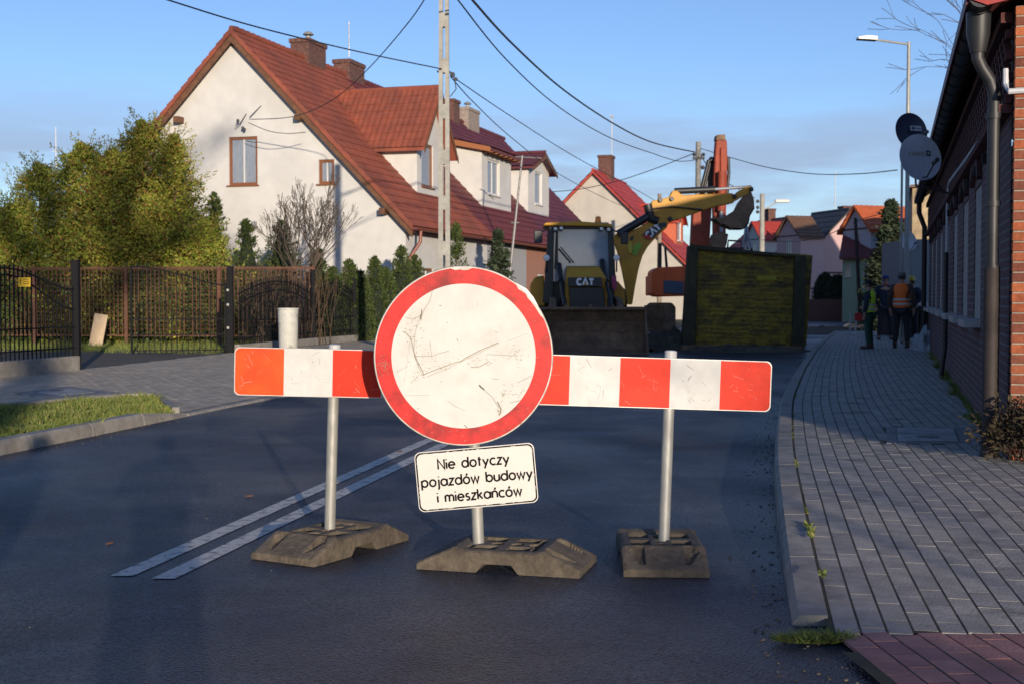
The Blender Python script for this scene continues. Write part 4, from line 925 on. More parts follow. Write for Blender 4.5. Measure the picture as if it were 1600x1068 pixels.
# ------------------------------------------------------------------ brick building on the right
BB = empty('brick_building', (3.69, 9.5, 0), STREET, 'old dark red brick building with boarded windows along the right pavement', 'building')
M_bk = brickmat('shaded_old_brick', (.12, .042, .042), (.075, .030, .032), (.15, .12, .12), ms=.010)  # shade of the street side put into a darker brick colour
M_bk2 = mat('corner_brick', (.8, .8, .8), .9, col2=(1, 1, 1), nscale=8, noise=.25, bump=.6, bscale=50, island=[(.36, .095, .035), (.28, .075, .032), (.20, .06, .035), (.42, .12, .042), (.30, .09, .04), (.16, .05, .03)])
M_mort = mat('mortar', (.30, .26, .21), .95, noise=.2, bump=.4, bscale=60)
M_plas = mat('painted_boarding', (.26, .23, .21), .85, col2=(.36, .32, .28), nscale=5, noise=.12)
LB = 20.6; HB = 3.42
WB = [(3.2, 4.25, 1.08, 2.42), (5.4, 6.5, 1.08, 2.42), (7.85, 8.95, 1.08, 2.42), (10.4, 11.6, 1.08, 2.42), (13.0, 14.1, 1.08, 2.42), (15.5, 16.6, 1.08, 2.42), (18.0, 19.1, 1.08, 2.42)]
fb = lambda x, z, d: Vector((x, -d, z))
b = MB(); walled(b, fb, [0, LB], -.1, lambda x: HB, WB, depth=.10)
b.quad((LB, 0, 0), (LB, -8, 0), (LB, -8, HB), (LB, -4, 6.3), (LB, 0, HB)); b.quad((0, -8, 0), (LB, -8, 0), (LB, -8, HB), (0, -8, HB))
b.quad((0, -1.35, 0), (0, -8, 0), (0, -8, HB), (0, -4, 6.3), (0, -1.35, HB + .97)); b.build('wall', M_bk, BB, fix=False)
for h in WB:
    b = MB(); b.quad(fb(h[0], h[2], .012), fb(h[1], h[2], .012), fb(h[1], h[3], .012), fb(h[0], h[3], .012)); w = b.build('boarded_window', M_plas, BB)
    MB().box(((h[0] + h[1]) / 2, .05, h[2] - .04), (h[1] - h[0] + .16, .20, .07), None).build('sill', mat('zinc_sill', (.36, .37, .38), .45, metal=.4, noise=.2), w)
    a = MB(); n = 9
    for i in range(n):                                             # segmental arch of bricks on edge, standing proud
        t = (i + .5) / n; x = h[0] - .08 + (h[1] - h[0] + .16) * t; z = h[3] + .05 + .16 * math.sin(math.pi * t)
        a.box((x, .022, z + .06), (.085, .06, .2), Matrix.Rotation((t - .5) * -.7, 3, 'Y'))
    a.build('brick_arch', mat('arch_brick', (.07, .028, .026), .9, noise=.3), w)
b = MB(); rk = random.Random(3)                                     # patterned frieze of projecting headers and dentils
for r_ in range(7):
    for k in range(int(LB / .26)):
        x = k * .26 + (.13 if r_ % 2 else 0) + .08; b.box((x, .022, 2.78 + r_ * .078), (.115, .05, .062))
for k in range(int(LB / .13)): b.box((k * .13 + .06, .05, 2.70), (.065, .10, .065))
b.bx(0, LB, 0, .085, 3.325, 3.40); b.bx(0, LB, 0, .05, 2.735, 2.745); b.build('frieze', mat('frieze_brick', (.10, .035, .032), .9, noise=.35, nscale=9), BB)
b = MB(); z = 0.0; r_ = 0                                           # sunlit end wall laid brick by brick
while z < 4.6:
    y = 0.0; first = .12 if r_ % 2 else .25
    while y > -1.32:
        l = first if y == 0.0 else .25; l = min(l, 1.36 + y)
        if z < HB - .05 or -y > (z - HB) / .72 + .05: b.box((-.055 + rk.uniform(-.004, .004), y - l / 2, z + .0325), (.115, l - .011, .063), Matrix.Rotation(rk.uniform(-.008, .008), 3, 'Z'))
        y -= l; first = .25
    z += .0745; r_ += 1
b.build('corner_bricks', M_bk2, BB, bevel=.004)
MB().bx(-.102, .0, -1.35, -.012, 0, HB).build('mortar', M_mort, BB)
b = MB()
for s, e in ((.34, -4), (-8.34, -4)):                               # roof slabs
    z0 = HB + .02 - .0; b.add([(-.25, s, z0 - .02), (-.25, e, 6.35), (LB + .2, e, 6.35), (LB + .2, s, z0 - .02), (-.25, s, z0 + .08), (-.25, e, 6.47), (LB + .2, e, 6.47), (LB + .2, s, z0 + .08)], [(0, 1, 2, 3), (4, 5, 6, 7), (0, 4, 5, 1), (3, 2, 6, 7), (0, 3, 7, 4)])
b.build('roof', M_tile2, BB)
b = MB(); b.prism([(.20, HB - .02), (.0, HB + .02), (-4, HB + 2.88), (-4, HB + 3.1), (.36, HB + .05)], -.30, -.26, lambda p, d: Vector((d, p[0], p[1]))); b.build('bargeboard', mat('red_boards', (.32, .03, .025), .6, noise=.1), BB)
M_gut = mat('grey_gutter', (.018, .019, .022), .5, metal=.0, col2=(.024, .024, .027), nscale=3, noise=.15)
gy, gz, gr = .24, HB + .055, .085
b = MB(); pr = [(gy + gr * math.cos(R(a)), gz + gr * math.sin(R(a))) for a in range(180, 361, 15)]
for (ya, za), (yb, zb) in zip(pr[:-1], pr[1:]): b.quad((-.28, ya, za), (LB, ya, za), (LB, yb, zb), (-.28, yb, zb))
b.add([(-.28, y, z) for y, z in pr], [tuple(range(len(pr)))]); b.tube([(-.28, gy + gr, gz + .005), (LB, gy + gr, gz + .005)], .012, 6)
for k in range(36):
    x = -.1 + k * .58; b.tube([(x, gy + (gr + .006) * math.cos(R(a)), gz + (gr + .006) * math.sin(R(a))) for a in range(180, 361, 20)], .007, 5)
b.build('gutter', M_gut, BB, smooth=True, fix=False)
b = MB(); b.lathe([(.055, gz - .36), (.06, gz - .34), (.085, gz - .22), (.09, gz - .06)], 16, (.02, gy, 0)).build('hopper', M_gut, BB, smooth=True)
py = .12
b = MB(); b.tube([(.02, gy, gz - .30), (.02, gy, gz - .40), (.03, gy - .03, gz - .47), (.05, py + .03, gz - .56), (.06, py, gz - .66), (.06, py, gz - .75), (.06, py, 2.0), (.06, py, 1.5)], .046, 16)
for z in (2.65, 2.0, 1.52): b.tube([(.06, py, z - .02), (.06, py, z + .02)], .056, 16)
b.build('downpipe', M_gut, BB, smooth=True)
MB().tube([(.06, py, 1.52), (.06, py, .30), (.06, py, .16), (.06, py + .03, .05)], [.058, .058, .064, .064], 16).build('downpipe', mat('old_brown_pipe', (.028, .020, .018), .7, metal=.0, noise=.25), BB, smooth=True)
b = MB(); b.tube([(LB - .5, gy, gz - .08), (LB - .5, gy, gz - .3), (LB - .5, .12, gz - .62), (LB - .5, .12, .12), (LB - .5, .22, .04)], .055, 12).build('downpipe', MATS['old_brown_pipe'], BB, smooth=True)
q = mat('white_conduit', (.52, .52, .54), .5, noise=.1)
b = MB(); b.tube([(.2, .045, 2.74), (4, .05, 2.80), (9, .05, 2.93), (9.6, .05, 2.9), (9.6, .06, 2.6), (9.6, .06, 1.95)], .022, 7); b.build('conduit', q, BB)
MB().tube([(9.6, .07, 1.95), (9.6, .07, .6), (9.6, .12, .15)], .035, 8).build('cable_duct', mat('black_duct', (.02, .02, .02), .5), BB)
MB().tube([(-.03, .05, 2.98), (-.05, .05, 2.86), (-.13, .035, 2.80), (-.14, -.6, 2.81)], .022, 8).build('conduit', q, BB)
b = MB()
for k in range(14): b.box((2.2 + k * 1.23, .03, 2.55 + .04 * math.sin(k * 3)), (.09, .07, .09))
b.build('brick_corbel', M_dark, BB)

def dish(label, c, r, col, face_rz, wallpt, sticker, name='satellite_dish'):
    o = empty(name, c, 0, label, 'satellite dish', 'satellite dishes on the brick building'); M = Matrix.Rotation(face_rz, 3, 'Z') @ Matrix.Rotation(R(-12), 3, 'X')
    f = lambda x, z, y=0: M @ Vector((x, y, z)); m = mat('dish_paint_' + label.split()[0], col, .5, noise=.08)
    prof = [(.001, .055), (r * .35, .048), (r * .7, .026), (r * .93, .003), (r, -.006), (r, .006), (r * .93, .014), (r * .7, .038), (.001, .068)]
    MB().lathe(prof, 36, (0, 0, 0), lambda p: M @ Vector((p.x, p.z, p.y * 1.08))).build('reflector', m, o, smooth=True)
    w = Vector(wallpt) - Vector(c)
    MB().tube([f(0, -.02, .07), f(0, -.05, .16), f(0, -r * 1.15, .18), w * .5 + Vector((0, .08, -r * .6)), w], .016, 8).build('bracket', mat('bracket_steel', (.12, .12, .12), .5, metal=.5), o)
    MB().tube([f(0, -r * .95, -.01), f(0, -r * 1.05, -.12), f(0, -r * .62, -.36)], .010, 7).build('feed_arm', MATS['bracket_steel'], o)
    MB().tube([f(0, -r * .62, -.30), f(0, -r * .58, -.42)], .028, 10).build('receiver', MATS['bracket_steel'], o)
    b = MB(); s = r / .28
    if sticker == 1:
        b.quad(*[f(x * s, z * s, -.012) for x, z in ((-.02, .0), (.18, .0), (.18, .085), (-.02, .085))]); k = b.build('sticker', mat('sticker_grey', (.35, .36, .38), .6), o)
        b = MB(); b.add([f((.03 + .028 * math.cos(a / 3)) * s, (.043 + .028 * math.sin(a / 3)) * s, -.014) for a in range(19)], [tuple(range(19))])
        for q_ in range(5): b.quad(*[f((x + .07 + q_ * .02) * s, z * s, -.014) for x, z in ((0, .03), (.014, .03), (.014, .05), (0, .05))])
        b.build('print', mat('sticker_dark', (.05, .06, .08), .6), k)
    if sticker == 2:
        b.quad(*[f(x * s, z * s, .028) for x, z in ((.10, .03), (.16, .03), (.16, .10), (.10, .10))]); k = b.build('sticker', MATS['sticker_dark'], o)
        b = MB(); b.quad(*[f(x * s, z * s, .026) for x, z in ((.112, .060), (.148, .060), (.148, .070), (.112, .070))]); b.quad(*[f(x * s, z * s, .0255) for x, z in ((.125, .045), (.135, .045), (.135, .085), (.125, .085))]); b.build('cross', mat('sticker_white', (.6, .6, .6), .6), k)
        b = MB()
        for q_ in range(5): b.quad(*[f((x - .14 + q_ * .045) * s, z * s, .032) for x, z in ((0, .045), (.032, .045), (.032, .085), (0, .085))])
        b.build('faded_print', mat('faded_print', (.42, .36, .30), .6), k)
    return o
bm_ = frame(BB)
dish('navy satellite dish with a small grey sticker, behind and above the light one', P(1424, 205, 19.5), .265, (.022, .03, .055), R(14), bm_ @ Vector((11.2, 0, 2.9)), 1)
dish('light grey satellite dish on a wall arm in front of the navy one', P(1438, 246, 16.5), .285, (.52, .53, .58), R(10), bm_ @ Vector((7.6, 0, 2.62)), 2)
dish('white little satellite dish low beside the lamp post', P(1419, 377, 33.5), .24, (.50, .50, .52), R(12), P(1436, 385, 37), 0)

# ------------------------------------------------------------------ street lamp, poles, cables
sl = empty('street_lamp', (P(1416, 463, 32).x, 32, .1), 0, 'tall galvanised street lamp with one arm and flat head beside the brick building', 'street lamp')
x0 = P(1420, 66, 32).x - sl.location.x; zt = P(1420, 66, 32).z - .1
MB().tube([(0, 0, 0), (0, 0, 1.2), (0, 0, 1.25), (x0, 0, zt)], [.085, .085, .062, .042], 12).build('pole', M_galv, sl, smooth=True)
xa = P(1362, 61, 32).x - sl.location.x; xb = P(1340, 61, 32).x - sl.location.x
MB().tube([(x0, 0, zt - .06), (xa, 0, zt + .07)], .028, 8).build('arm', M_galv, sl)
MB().prism([(xa + .12, zt + .03), (xa + .12, zt + .13), (xa - .1, zt + .15), (xb, zt + .12), (xb - .02, zt + .06)], -.12, .12, lambda p, d: Vector((p[0], d, p[1]))).build('lamp_head', mat('lamp_head', (.42, .42, .40), .45, metal=.3), sl, bevel=.01)
MB().tube([(-.14, .0, .1), (-.14, 0, 5.2)], .03, 7).build('cable_duct', M_galv, sl)

M_pole = mat('pole_concrete', (.36, .35, .31), .9, col2=(.27, .26, .23), nscale=3, noise=.15, bump=.4, bscale=40)
def slotted_pole(label, u, Y, vtop, w0, w1, group='concrete utility poles'):
    o = empty('utility_pole', (P(u, 463, Y).x, Y, 0), 0, label, 'utility pole', group); H = P(u, vtop, Y).z; b = MB(); wz = lambda z: w0 + (w1 - w0) * z / H
    z = 0; dpt = .16; segs = [0, .6]; z = .6
    while z < H - .5: segs += [z + .62, z + .90]; z += .90
    segs = [s for s in segs if s < H - .2] + [H]
    for i in range(len(segs) - 1):
        a, c = segs[i], segs[i + 1]; wa, wc = wz(a), wz(c)
        if i % 2 == 0:       # solid
            b.add([(-wa / 2, -dpt / 2, a), (wa / 2, -dpt / 2, a), (wa / 2, dpt / 2, a), (-wa / 2, dpt / 2, a), (-wc / 2, -dpt / 2, c), (wc / 2, -dpt / 2, c), (wc / 2, dpt / 2, c), (-wc / 2, dpt / 2, c)], [(0, 1, 5, 4), (1, 2, 6, 5), (2, 3, 7, 6), (3, 0, 4, 7), (4, 5, 6, 7), (3, 2, 1, 0)])
        else:                # slot between two rails
            s = .046; 
            for sg in (-1, 1):
                x1a, x1c = sg * wa / 2, sg * wc / 2; x0_ = sg * s / 2 if s < wc * .7 else sg * wc * .2
                b.add([(x0_, -dpt / 2, a), (x1a, -dpt / 2, a), (x1a, dpt / 2, a), (x0_, dpt / 2, a), (x0_, -dpt / 2, c), (x1c, -dpt / 2, c), (x1c, dpt / 2, c), (x0_, dpt / 2, c)], [(0, 1, 5, 4), (1, 2, 6, 5), (2, 3, 7, 6), (3, 0, 4, 7)])
    b.build('shaft', M_pole, o); return o, H
p1, H1p = slotted_pole('slotted concrete utility pole rising out of the picture behind the round sign', 694.5, 25.5, -60, .25, .185)
b = MB(); z = P(694, 112, 25.5).z
b.tube([(-.14, 0, z), (.14, -.02, z - .02)], .02, 6); b.tube([(.1, 0, z), (.2, -.03, z - .12), (.24, -.03, z - .35), (.12, -.03, z - .5)], .012, 6); b.ball((.17, 0, z - .06), .05, 8, 6); b.ball((.23, 0, z - .15), .04, 8, 6)
b.build('cable_fitting', MATS['dark_iron'], p1)
def round_pole(label, u, Y, vtop, r0, r1, m=None, group='concrete utility poles'):
    o = empty('utility_pole', (P(u, 463, Y).x, Y, 0), 0, label, 'utility pole', group); H = P(u, vtop, Y).z
    MB().tube([(0, 0, 0), (0, 0, H)], [r0, r1], 10).build('shaft', m or M_pole, o, smooth=True); return o, H
p2, H2p = round_pole('pale concrete utility pole standing behind the excavator boom', 1090, 55, 222, .17, .11)
b = MB(); b.box((0, -.1, H2p - .7), (.5, .1, .1)); 
for k in (-.2, .2): b.ball((k, -.12, H2p - .55), .08, 8, 6)
b.ball((.18, -.1, H2p - 1.1), .09, 8, 6); b.build('insulators', MATS['dark_iron'], p2)
p3, H3p = round_pole('pale concrete utility pole with a small lamp arm, above the trench box', 1190, 85, 303, .22, .15)
xa = P(1222, 316, 85).x - p3.location.x; MB().tube([(0, 0, H3p - 1.1), (xa * .5, 0, H3p - .75), (xa - .3, 0, H3p - .52)], .04, 6).build('arm', M_galv, p3)
MB().box((xa, 0, H3p - .48), (.95, .3, .2)).build('lamp_head', mat('lamp_shell', (.6, .58, .52), .5), p3, bevel=.04)
b = MB(); [b.ball((-.3, 0, H3p - q_), .12, 8, 6) for q_ in (.5, .9, 1.2)]; b.build('insulators', MATS['dark_iron'], p3)
round_pole('brown weathered wooden pole in front of the grey gabled house', 1030, 68, 303, .13, .10, mat('weathered_wood', (.20, .14, .09), .9, col2=(.28, .24, .19), nscale=2, noise=.2))
lp = empty('dark_post', (P(1345, 463, 62).x, 62, 0), 0, 'thin dark leaning post in front of the green house', 'post'); MB().tube([(0, 0, -.1), (-.3, 0, 5.1)], [.1, .08], 8).build('shaft', mat('dark_wood', (.04, .032, .028), .9), lp)
ap = empty('antenna_pole', (P(787, 463, 47).x, 47, 0), 0, 'thin leaning grey mast with a small crossbar in front of the dormers', 'mast')
t = P(816, 243, 47) - ap.location; b = MB(); b.tube([(0, 0, 0), t * .5, t], [.06, .05, .035], 7); b.build('mast', mat('mast_grey', (.20, .20, .20), .5, metal=.3), ap)
b = MB(); b.tube([t + Vector((-.25, 0, -.05)), t + Vector((.7, 0, -.1))], .025, 5); b.tube([t * .62 + Vector((-.15, 0, 0)), t * .62 + Vector((.15, 0, 0))], .03, 5); b.build('crossbar', MATS['mast_grey'], ap)

M_cable = mat('black_cable', (.025, .025, .028), .7)
def cable(label, pts, r=.012, sag=0):
    q = [P(*p) for p in pts]; fine = []
    if len(q) == 2:
        for i in range(25): t = i / 24; v = q[0].lerp(q[1], t); v.z -= 4 * sag * t * (1 - t); fine.append(v)
    else:
        for i in range(len(q) - 1):
            a, b_, c, d = q[max(i - 1, 0)], q[i], q[i + 1], q[min(i + 2, len(q) - 1)]
            for k in range(8):
                t = k / 8; fine.append(.5 * ((2 * b_) + (c - a) * t + (2 * a - 5 * b_ + 4 * c - d) * t * t + (3 * b_ - a - 3 * c + d) * t ** 3))
        fine.append(q[-1])
    o = MB().tube(fine, r, 5).build('overhead_cable', M_cable); tag(o, label, 'cable', 'overhead cables')
cable('overhead cable from the top left edge to the slotted pole', [(200, -20, 17), (265, 1, 18), (400, 42, 20), (560, 81, 23), (690, 108, 25.4)], .012)
cable('overhead cable rising from the gable bracket to the top of the frame beside the pole', [(676, -22, 25.5), (640, 33, 28), (575, 108, 33), (520, 156, 36.5), (460, 182, 39), (392, 187, 40.5)], .013)
cable('lower slack cable looping from the gable bracket under the eave', [(388, 192, 40.6), (420, 205, 40.6), (450, 209, 40.8), (478, 207, 41)], .012)
cable('thick overhead cable sagging from the top centre edge to the pole behind the excavator', [(722, -20, 24), (738, 0, 25), (800, 68, 30), (880, 140, 36), (960, 194, 43), (1020, 223, 49), (1086, 238, 54.8)], .026)
cable('thin overhead cable below the thick one, sagging to the pole behind the excavator', [(700, -22, 24), (717, 2, 25), (790, 92, 30), (870, 165, 36), (950, 214, 43), (1020, 240, 49), (1060, 252, 53), (1088, 250, 54.8)], .016)
cable('upper thin cable running from the slotted pole down behind the backhoe', [(704, 118, 25.5), (800, 183, 33), (900, 246, 42), (1000, 300, 54), (1050, 330, 62)], .012)
cable('lower thin cable running from the slotted pole past the dormers', [(704, 120, 25.5), (740, 160, 30), (800, 216, 37), (880, 276, 47), (965, 319, 60), (1000, 330, 68)], .012)
cable('overhead cable from the row of dormers over the grey house chimney to the pole', [(862, 300, 64), (905, 296, 62), (962, 284, 60), (1020, 265, 58), (1084, 240, 55)], .018)
cable('overhead cable from the excavator side pole to the brick building', [(1094, 232, 55), (1140, 246, 51), (1200, 262, 46), (1270, 272, 41), (1340, 272, 36), (1402, 266, 32)], .014)
cable('short cable dropping from the pole towards the excavator', [(1093, 238, 55), (1103, 256, 58), (1118, 275, 63), (1180, 310, 84)], .02)
cable('far low cable in front of the pink house', [(1190, 375, 84), (1240, 378, 80), (1290, 368, 74), (1340, 345, 66), (1395, 330, 50)], .02)

# ------------------------------------------------------------------ fences and gate on the left
M_iron = mat('black_iron', (.010, .010, .012), .75, noise=.1, spec=.15); M_rust = mat('rusty_brown_fence', (.13, .055, .028), .8, col2=(.08, .035, .02), nscale=6, noise=.25)
def bars_panel(b, A, B, zf, z0, pitch, w, rails, curve=None):
    A, B = Vector(A), Vector(B); d = B - A; L = d.length; d.normalize(); n = int(L / pitch); an = math.atan2(d.y, d.x)
    for i in range(1, n): p = A + d * (L * i / n); h = zf(i / n); b.box((p.x, p.y, (z0 + h) / 2), (w, w, h - z0), an)
    for z in rails: m = (A + B) / 2; b.box((m.x, m.y, z), (L, w * 1.4, w * 1.4), an)
    for c in (curve or []): b.tube([tuple(A + d * (L * t)) [:2] + (c(t),) for t in [k / 24 for k in range(25)]], w * .9, 5)
def post(b, p, h, w=.09): b.box((p[0], p[1], h / 2), (w, w, h)); b.box((p[0], p[1], h + .006), (w + .02, w + .02, .012))
F1 = empty('iron_fence', (-8.15, 20, 0), 0, 'black iron fence panel with a wavy top on a concrete plinth, at the left edge', 'fence')
o0 = Vector(F1.location); A, B_ = Vector((-9.5, 14.8, 0)) - o0, Vector((-7.61, 22.35, 0)) - o0; mid = A.lerp(B_, .5)
an = math.atan2((B_ - A).y, (B_ - A).x); mm = (A + B_) / 2
MB().box((mm.x, mm.y, .13), ((B_ - A).length, .14, .30), an).build('plinth', M_conc, F1, bevel=.01)
wave = lambda t: 1.42 + .34 * math.sin(math.pi * min(1, t * 2 % 1.0001)) ** 2
b = MB(); bars_panel(b, A, B_, lambda t: wave(t) + .06, .28, .115, .018, (.42, .78), [wave, lambda t: wave(t) - .22 - .12 * math.cos(4 * math.pi * t)]); b.build('panel', M_iron, F1)
for p in (A, mid, B_):
    b = MB(); post(b, p, 1.93 if p is not mid else 1.5, .12 if p is not mid else .03); b.build('post', M_iron, F1)
sp = P(38, 441, 20.75) - o0; s = MB().box(sp, (.20, .012, .15), 0.0).build('warning_sign', mat('warning_yellow', (.75, .48, .02), .5), F1)
b = MB(); b.add([sp + Vector((x, -.009, z)) for x, z in ((-.075, .045), (-.06, .0), (-.07, -.0), (-.055, -.05), (-.05, .01), (-.045, .045))], [(0, 1, 2, 3, 4, 5)])
for k in range(3): b.quad(*[sp + Vector((x, -.009, z - .035 * k)) for x, z in ((-.02, .04), (.08, .04), (.08, .052), (-.02, .052))])
b.build('lettering', mat('warning_ink', (.10, .05, .01), .6), s)
GTp = empty('iron_gate', (-6.42, 29.1, 0), 0, 'black iron gate leaf standing open beside the garden hedge', 'gate'); o0 = Vector(GTp.location)
hinge = Vector((-.05, 0, 0)); tipp = G(206, 549, .08) - o0; tipp.z = 0
ztop = lambda t: 1.55 + .42 * math.sin(math.pi / 2 * t) ** 1.5
b = MB(); bars_panel(b, hinge, tipp, lambda t: ztop(t) + .07, .08, .12, .018, (.10, .45, .80), [ztop]); b.box((tipp.x, tipp.y, 1.02), (.045, .045, 1.9)); b.box((-.09, 0, .85), (.045, .045, 1.55)); b.build('leaf', M_iron, GTp)
b = MB(); post(b, (0.02, 0), 1.98, .13); b.build('post', M_iron, GTp)
b = MB(); [b.box((-.02, -.075, z), (.05, .03, .05)) for z in (1.45, 1.12, .6)]; b.build('hinge', M_galv, GTp)
F2 = empty('iron_fence', (-5.27, 34, 0), 0, 'black iron fence with arched panels before the small thuja row', 'fence'); o0 = Vector(F2.location)
pts = [Vector((-6.3, 29.35, 0)), Vector((-5.27, 34, 0)), Vector((-4.5, 36.6, 0)), Vector((-3.9, 38.7, 0)), Vector((-3.4, 40.4, 0))]
archf = lambda t: 1.35 + .33 * math.sin(math.pi * t)
b = MB()
for a, c in zip(pts[:-1], pts[1:]): bars_panel(b, a - o0, c - o0, lambda t: archf(t) + .12, .2, .125, .018, (.35, .75), [archf, lambda t: archf(t) - .22])
b.build('panel', M_iron, F2)
for i, p in enumerate(pts[1:]): b = MB(); post(b, p - o0, 2.0 if i == 0 else 1.85, .09); b.build('post', M_iron, F2)
for a, c in zip(pts[:-1], pts[1:]): d = c - a; m = (a + c) / 2 - o0; MB().box((m.x, m.y, .1), (d.length, .14, .22), math.atan2(d.y, d.x)).build('plinth', M_conc, F2)
F3 = empty('mesh_fence', (-5.3, 34.2, 0), 0, 'rusty brown lattice garden fence in front of the conifer hedge', 'fence'); o0 = Vector(F3.location)
A, B_ = Vector((0, .05, 0)), Vector((-15.5, 1.6, 0)); d = (B_ - A).normalized(); an = math.atan2(d.y, d.x); L = (B_ - A).length
b = MB(); b.box(((A + B_) / 2 + Vector((0, 0, 2.07))), (L, .05, .06), an); b.box(((A + B_) / 2 + Vector((0, 0, .25))), (L, .04, .04), an)
n = int(L / .115)
for i in range(n): p = A + d * (L * i / n); b.box((p.x, p.y, 1.15), (.022, .012, 1.84), an)
for k in range(15):
    z = .42 + k * .113
    b.tube([tuple(A + d * (L * i / (2 * n)))[:2] + (z + (.022 if i % 2 else -.022),) for i in range(2 * n + 1)], .008, 3)
b.build('lattice', M_rust, F3)
for i in range(7): p = A + d * (L * i / 6); b = MB(); b.box((p.x, p.y - .03, 1.05), (.09, .06, 2.14), an); b.build('post', M_rust, F3)
# drum and leaning plank
dr = empty('drum', (P(450, 463, 29.3).x, 29.3, .03), 0, 'white tapered drum standing before the fence beside the gate post', 'drum')
MB().lathe([(.20, 0), (.21, .02), (.235, .97), (.25, .98), (.25, 1.01), (.22, 1.01), (.20, .6)], 24).build('body', mat('shade_mottled_plastic', (.50, .50, .45), .6, noise=.1, col2=(.22, .22, .16), nscale=3.2, contrast=(.54, .66)), dr, smooth=True)  # dark mottling paints the plant shadow into the drum colour
pl = empty('plank', (P(148, 463, 33.6).x, 33.6, 0), R(10), 'pale wooden plank leaning against the brown lattice fence', 'plank')
M = Matrix.Rotation(R(-14), 3, 'X') @ Matrix.Rotation(R(9), 3, 'Y'); MB().box(M @ Vector((0, 0, .44)), (.34, .035, .86), M).build('board', mat('pale_wood', (.52, .40, .26), .8, col2=(.42, .30, .18), nscale=4, stretch=(9, 9, .6), noise=.1), pl)

# ------------------------------------------------------------------ trees, hedge and shrubs
M_bark = mat('bark', (.09, .065, .045), .95, noise=.3, bump=.6, bscale=20)
M_th1 = mat('thuja_golden', (.8, .8, .8), .75, island=[(.10, .15, .018), (.27, .32, .034), (.40, .41, .045), (.17, .24, .028), (.34, .16, .045), (.25, .31, .036), (.14, .20, .022)], col2=(1, 1, 1), nscale=1.3, noise=.2)
M_th2 = mat('thuja_green', (.8, .8, .8), .75, island=[(.025, .045, .010), (.065, .095, .016), (.045, .075, .012), (.10, .125, .02)], col2=(1, 1, 1), nscale=1.3, noise=.2)
M_th3 = mat('thuja_bronze', (.8, .8, .8), .75, island=[(.12, .17, .02), (.28, .31, .034), (.36, .15, .045), (.20, .27, .03), (.38, .38, .045), (.26, .31, .034)], col2=(1, 1, 1), nscale=1.3, noise=.2)
M_sp = mat('spruce_dark', (.8, .8, .8), .8, island=[(.015, .028, .012), (.025, .042, .018), (.035, .05, .02)])
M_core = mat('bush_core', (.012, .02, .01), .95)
def tree_px(u, v, Y, rad, m, label, z0=0, **k):
    p = P(u, v, Y); return conifer('thuja_tree', (p.x, Y, z0), p.z - z0, rad, m, M_bark, label, **k)
g_ = 'golden conifers of the hedge'
for a in [(-70, 345, 37.5, 1.9, M_th1, 'golden conifer of the hedge cut by the left picture edge', 7000), (18, 322, 36.6, 1.4, M_th1, 'lowest golden conifer of the hedge, next to the left edge', 9000), (62, 258, 37.2, 1.6, M_th1, 'golden conifer left of the hedge middle with an open feathery top', 10000),
          (128, 226, 37.6, 1.75, M_th1, 'broad golden conifer in the middle of the hedge', 13000), (176, 236, 36.8, 1.5, M_th3, 'bronze tinted conifer between the broad and the tallest one', 12000),
          (224, 192, 37.8, 1.7, M_th3, 'tallest bronze green conifer with a pointed top, before the house corner', 16000), (272, 214, 37.0, 1.25, M_th3, 'loose conifer with gaps, in front of the cream gable left part', 8500),
          (318, 345, 36.8, 1.15, M_th1, 'low golden conifer at the right end of the hedge', 7500)]:
    tree_px(a[0], a[1], a[2], a[3] * (1.36 if a[0] < 250 else 1.12), a[4], a[5], group=g_, n=int(a[6] * 3.0), tips=int(a[6] * .05), power=.62, leaf=.10, clump=.14, jit=(.55, 1.3), sprigs=260, seed=abs(a[0]) + 3, low=.06)
for a in [(334, 302, 38.6, .50, 'slim green thuja column at the right end of the golden hedge'), (385, 343, 37.6, .52, 'green thuja cone left of the bare shrub'), (440, 345, 37.6, .66, 'broad green thuja cone behind the bare shrub'), (497, 388, 37.2, .38, 'narrow thuja right of the bare shrub')]:
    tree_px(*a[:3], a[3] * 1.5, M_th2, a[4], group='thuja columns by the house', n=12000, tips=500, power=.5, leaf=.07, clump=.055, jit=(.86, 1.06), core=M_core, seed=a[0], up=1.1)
lab = ['small thuja first in the row behind the arched iron fence', 'small thuja second in the row, taller than its neighbours', 'small thuja third in the row, a low one', 'small thuja fourth in the row, with a pointed top', 'small low thuja fifth in the row, before the tall last ones', 'tall thuja next to the last of the row, by the downpipe', 'last dark thuja of the row beside the round sign']
for a, l in zip([(520, 418, 36.2, .38), (546, 406, 36.8, .42), (563, 424, 37.2, .4), (586, 401, 37.9, .40), (603, 419, 38.3, .4), (627, 384, 38.9, .42), (648, 400, 39.6, .45)], lab):
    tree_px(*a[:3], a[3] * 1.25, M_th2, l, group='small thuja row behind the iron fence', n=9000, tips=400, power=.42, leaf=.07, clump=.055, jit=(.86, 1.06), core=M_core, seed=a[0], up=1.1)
tree_px(713, 350, 43.5, .5, M_th2, 'bright green thuja just right of the slotted pole', n=4500, tips=140, power=.5, leaf=.1, clump=.12, seed=5, up=1.1)
p = P(778, 362, 46); conifer('pine_tree', (p.x, 46, 0), p.z, 1.0, M_sp, M_bark, 'dark young pine in front of the house street wall', n=5000, tips=110, power=.8, leaf=.2, clump=.14, seed=8, up=.1)
p = P(1392, 318, 45); conifer('spruce_tree', (p.x, 45, 0), p.z, 1.15, M_sp, M_bark, 'dark spruce behind the workers beside the lamp post', n=9000, tips=150, power=.75, leaf=.22, clump=.2, seed=18, up=-.1)
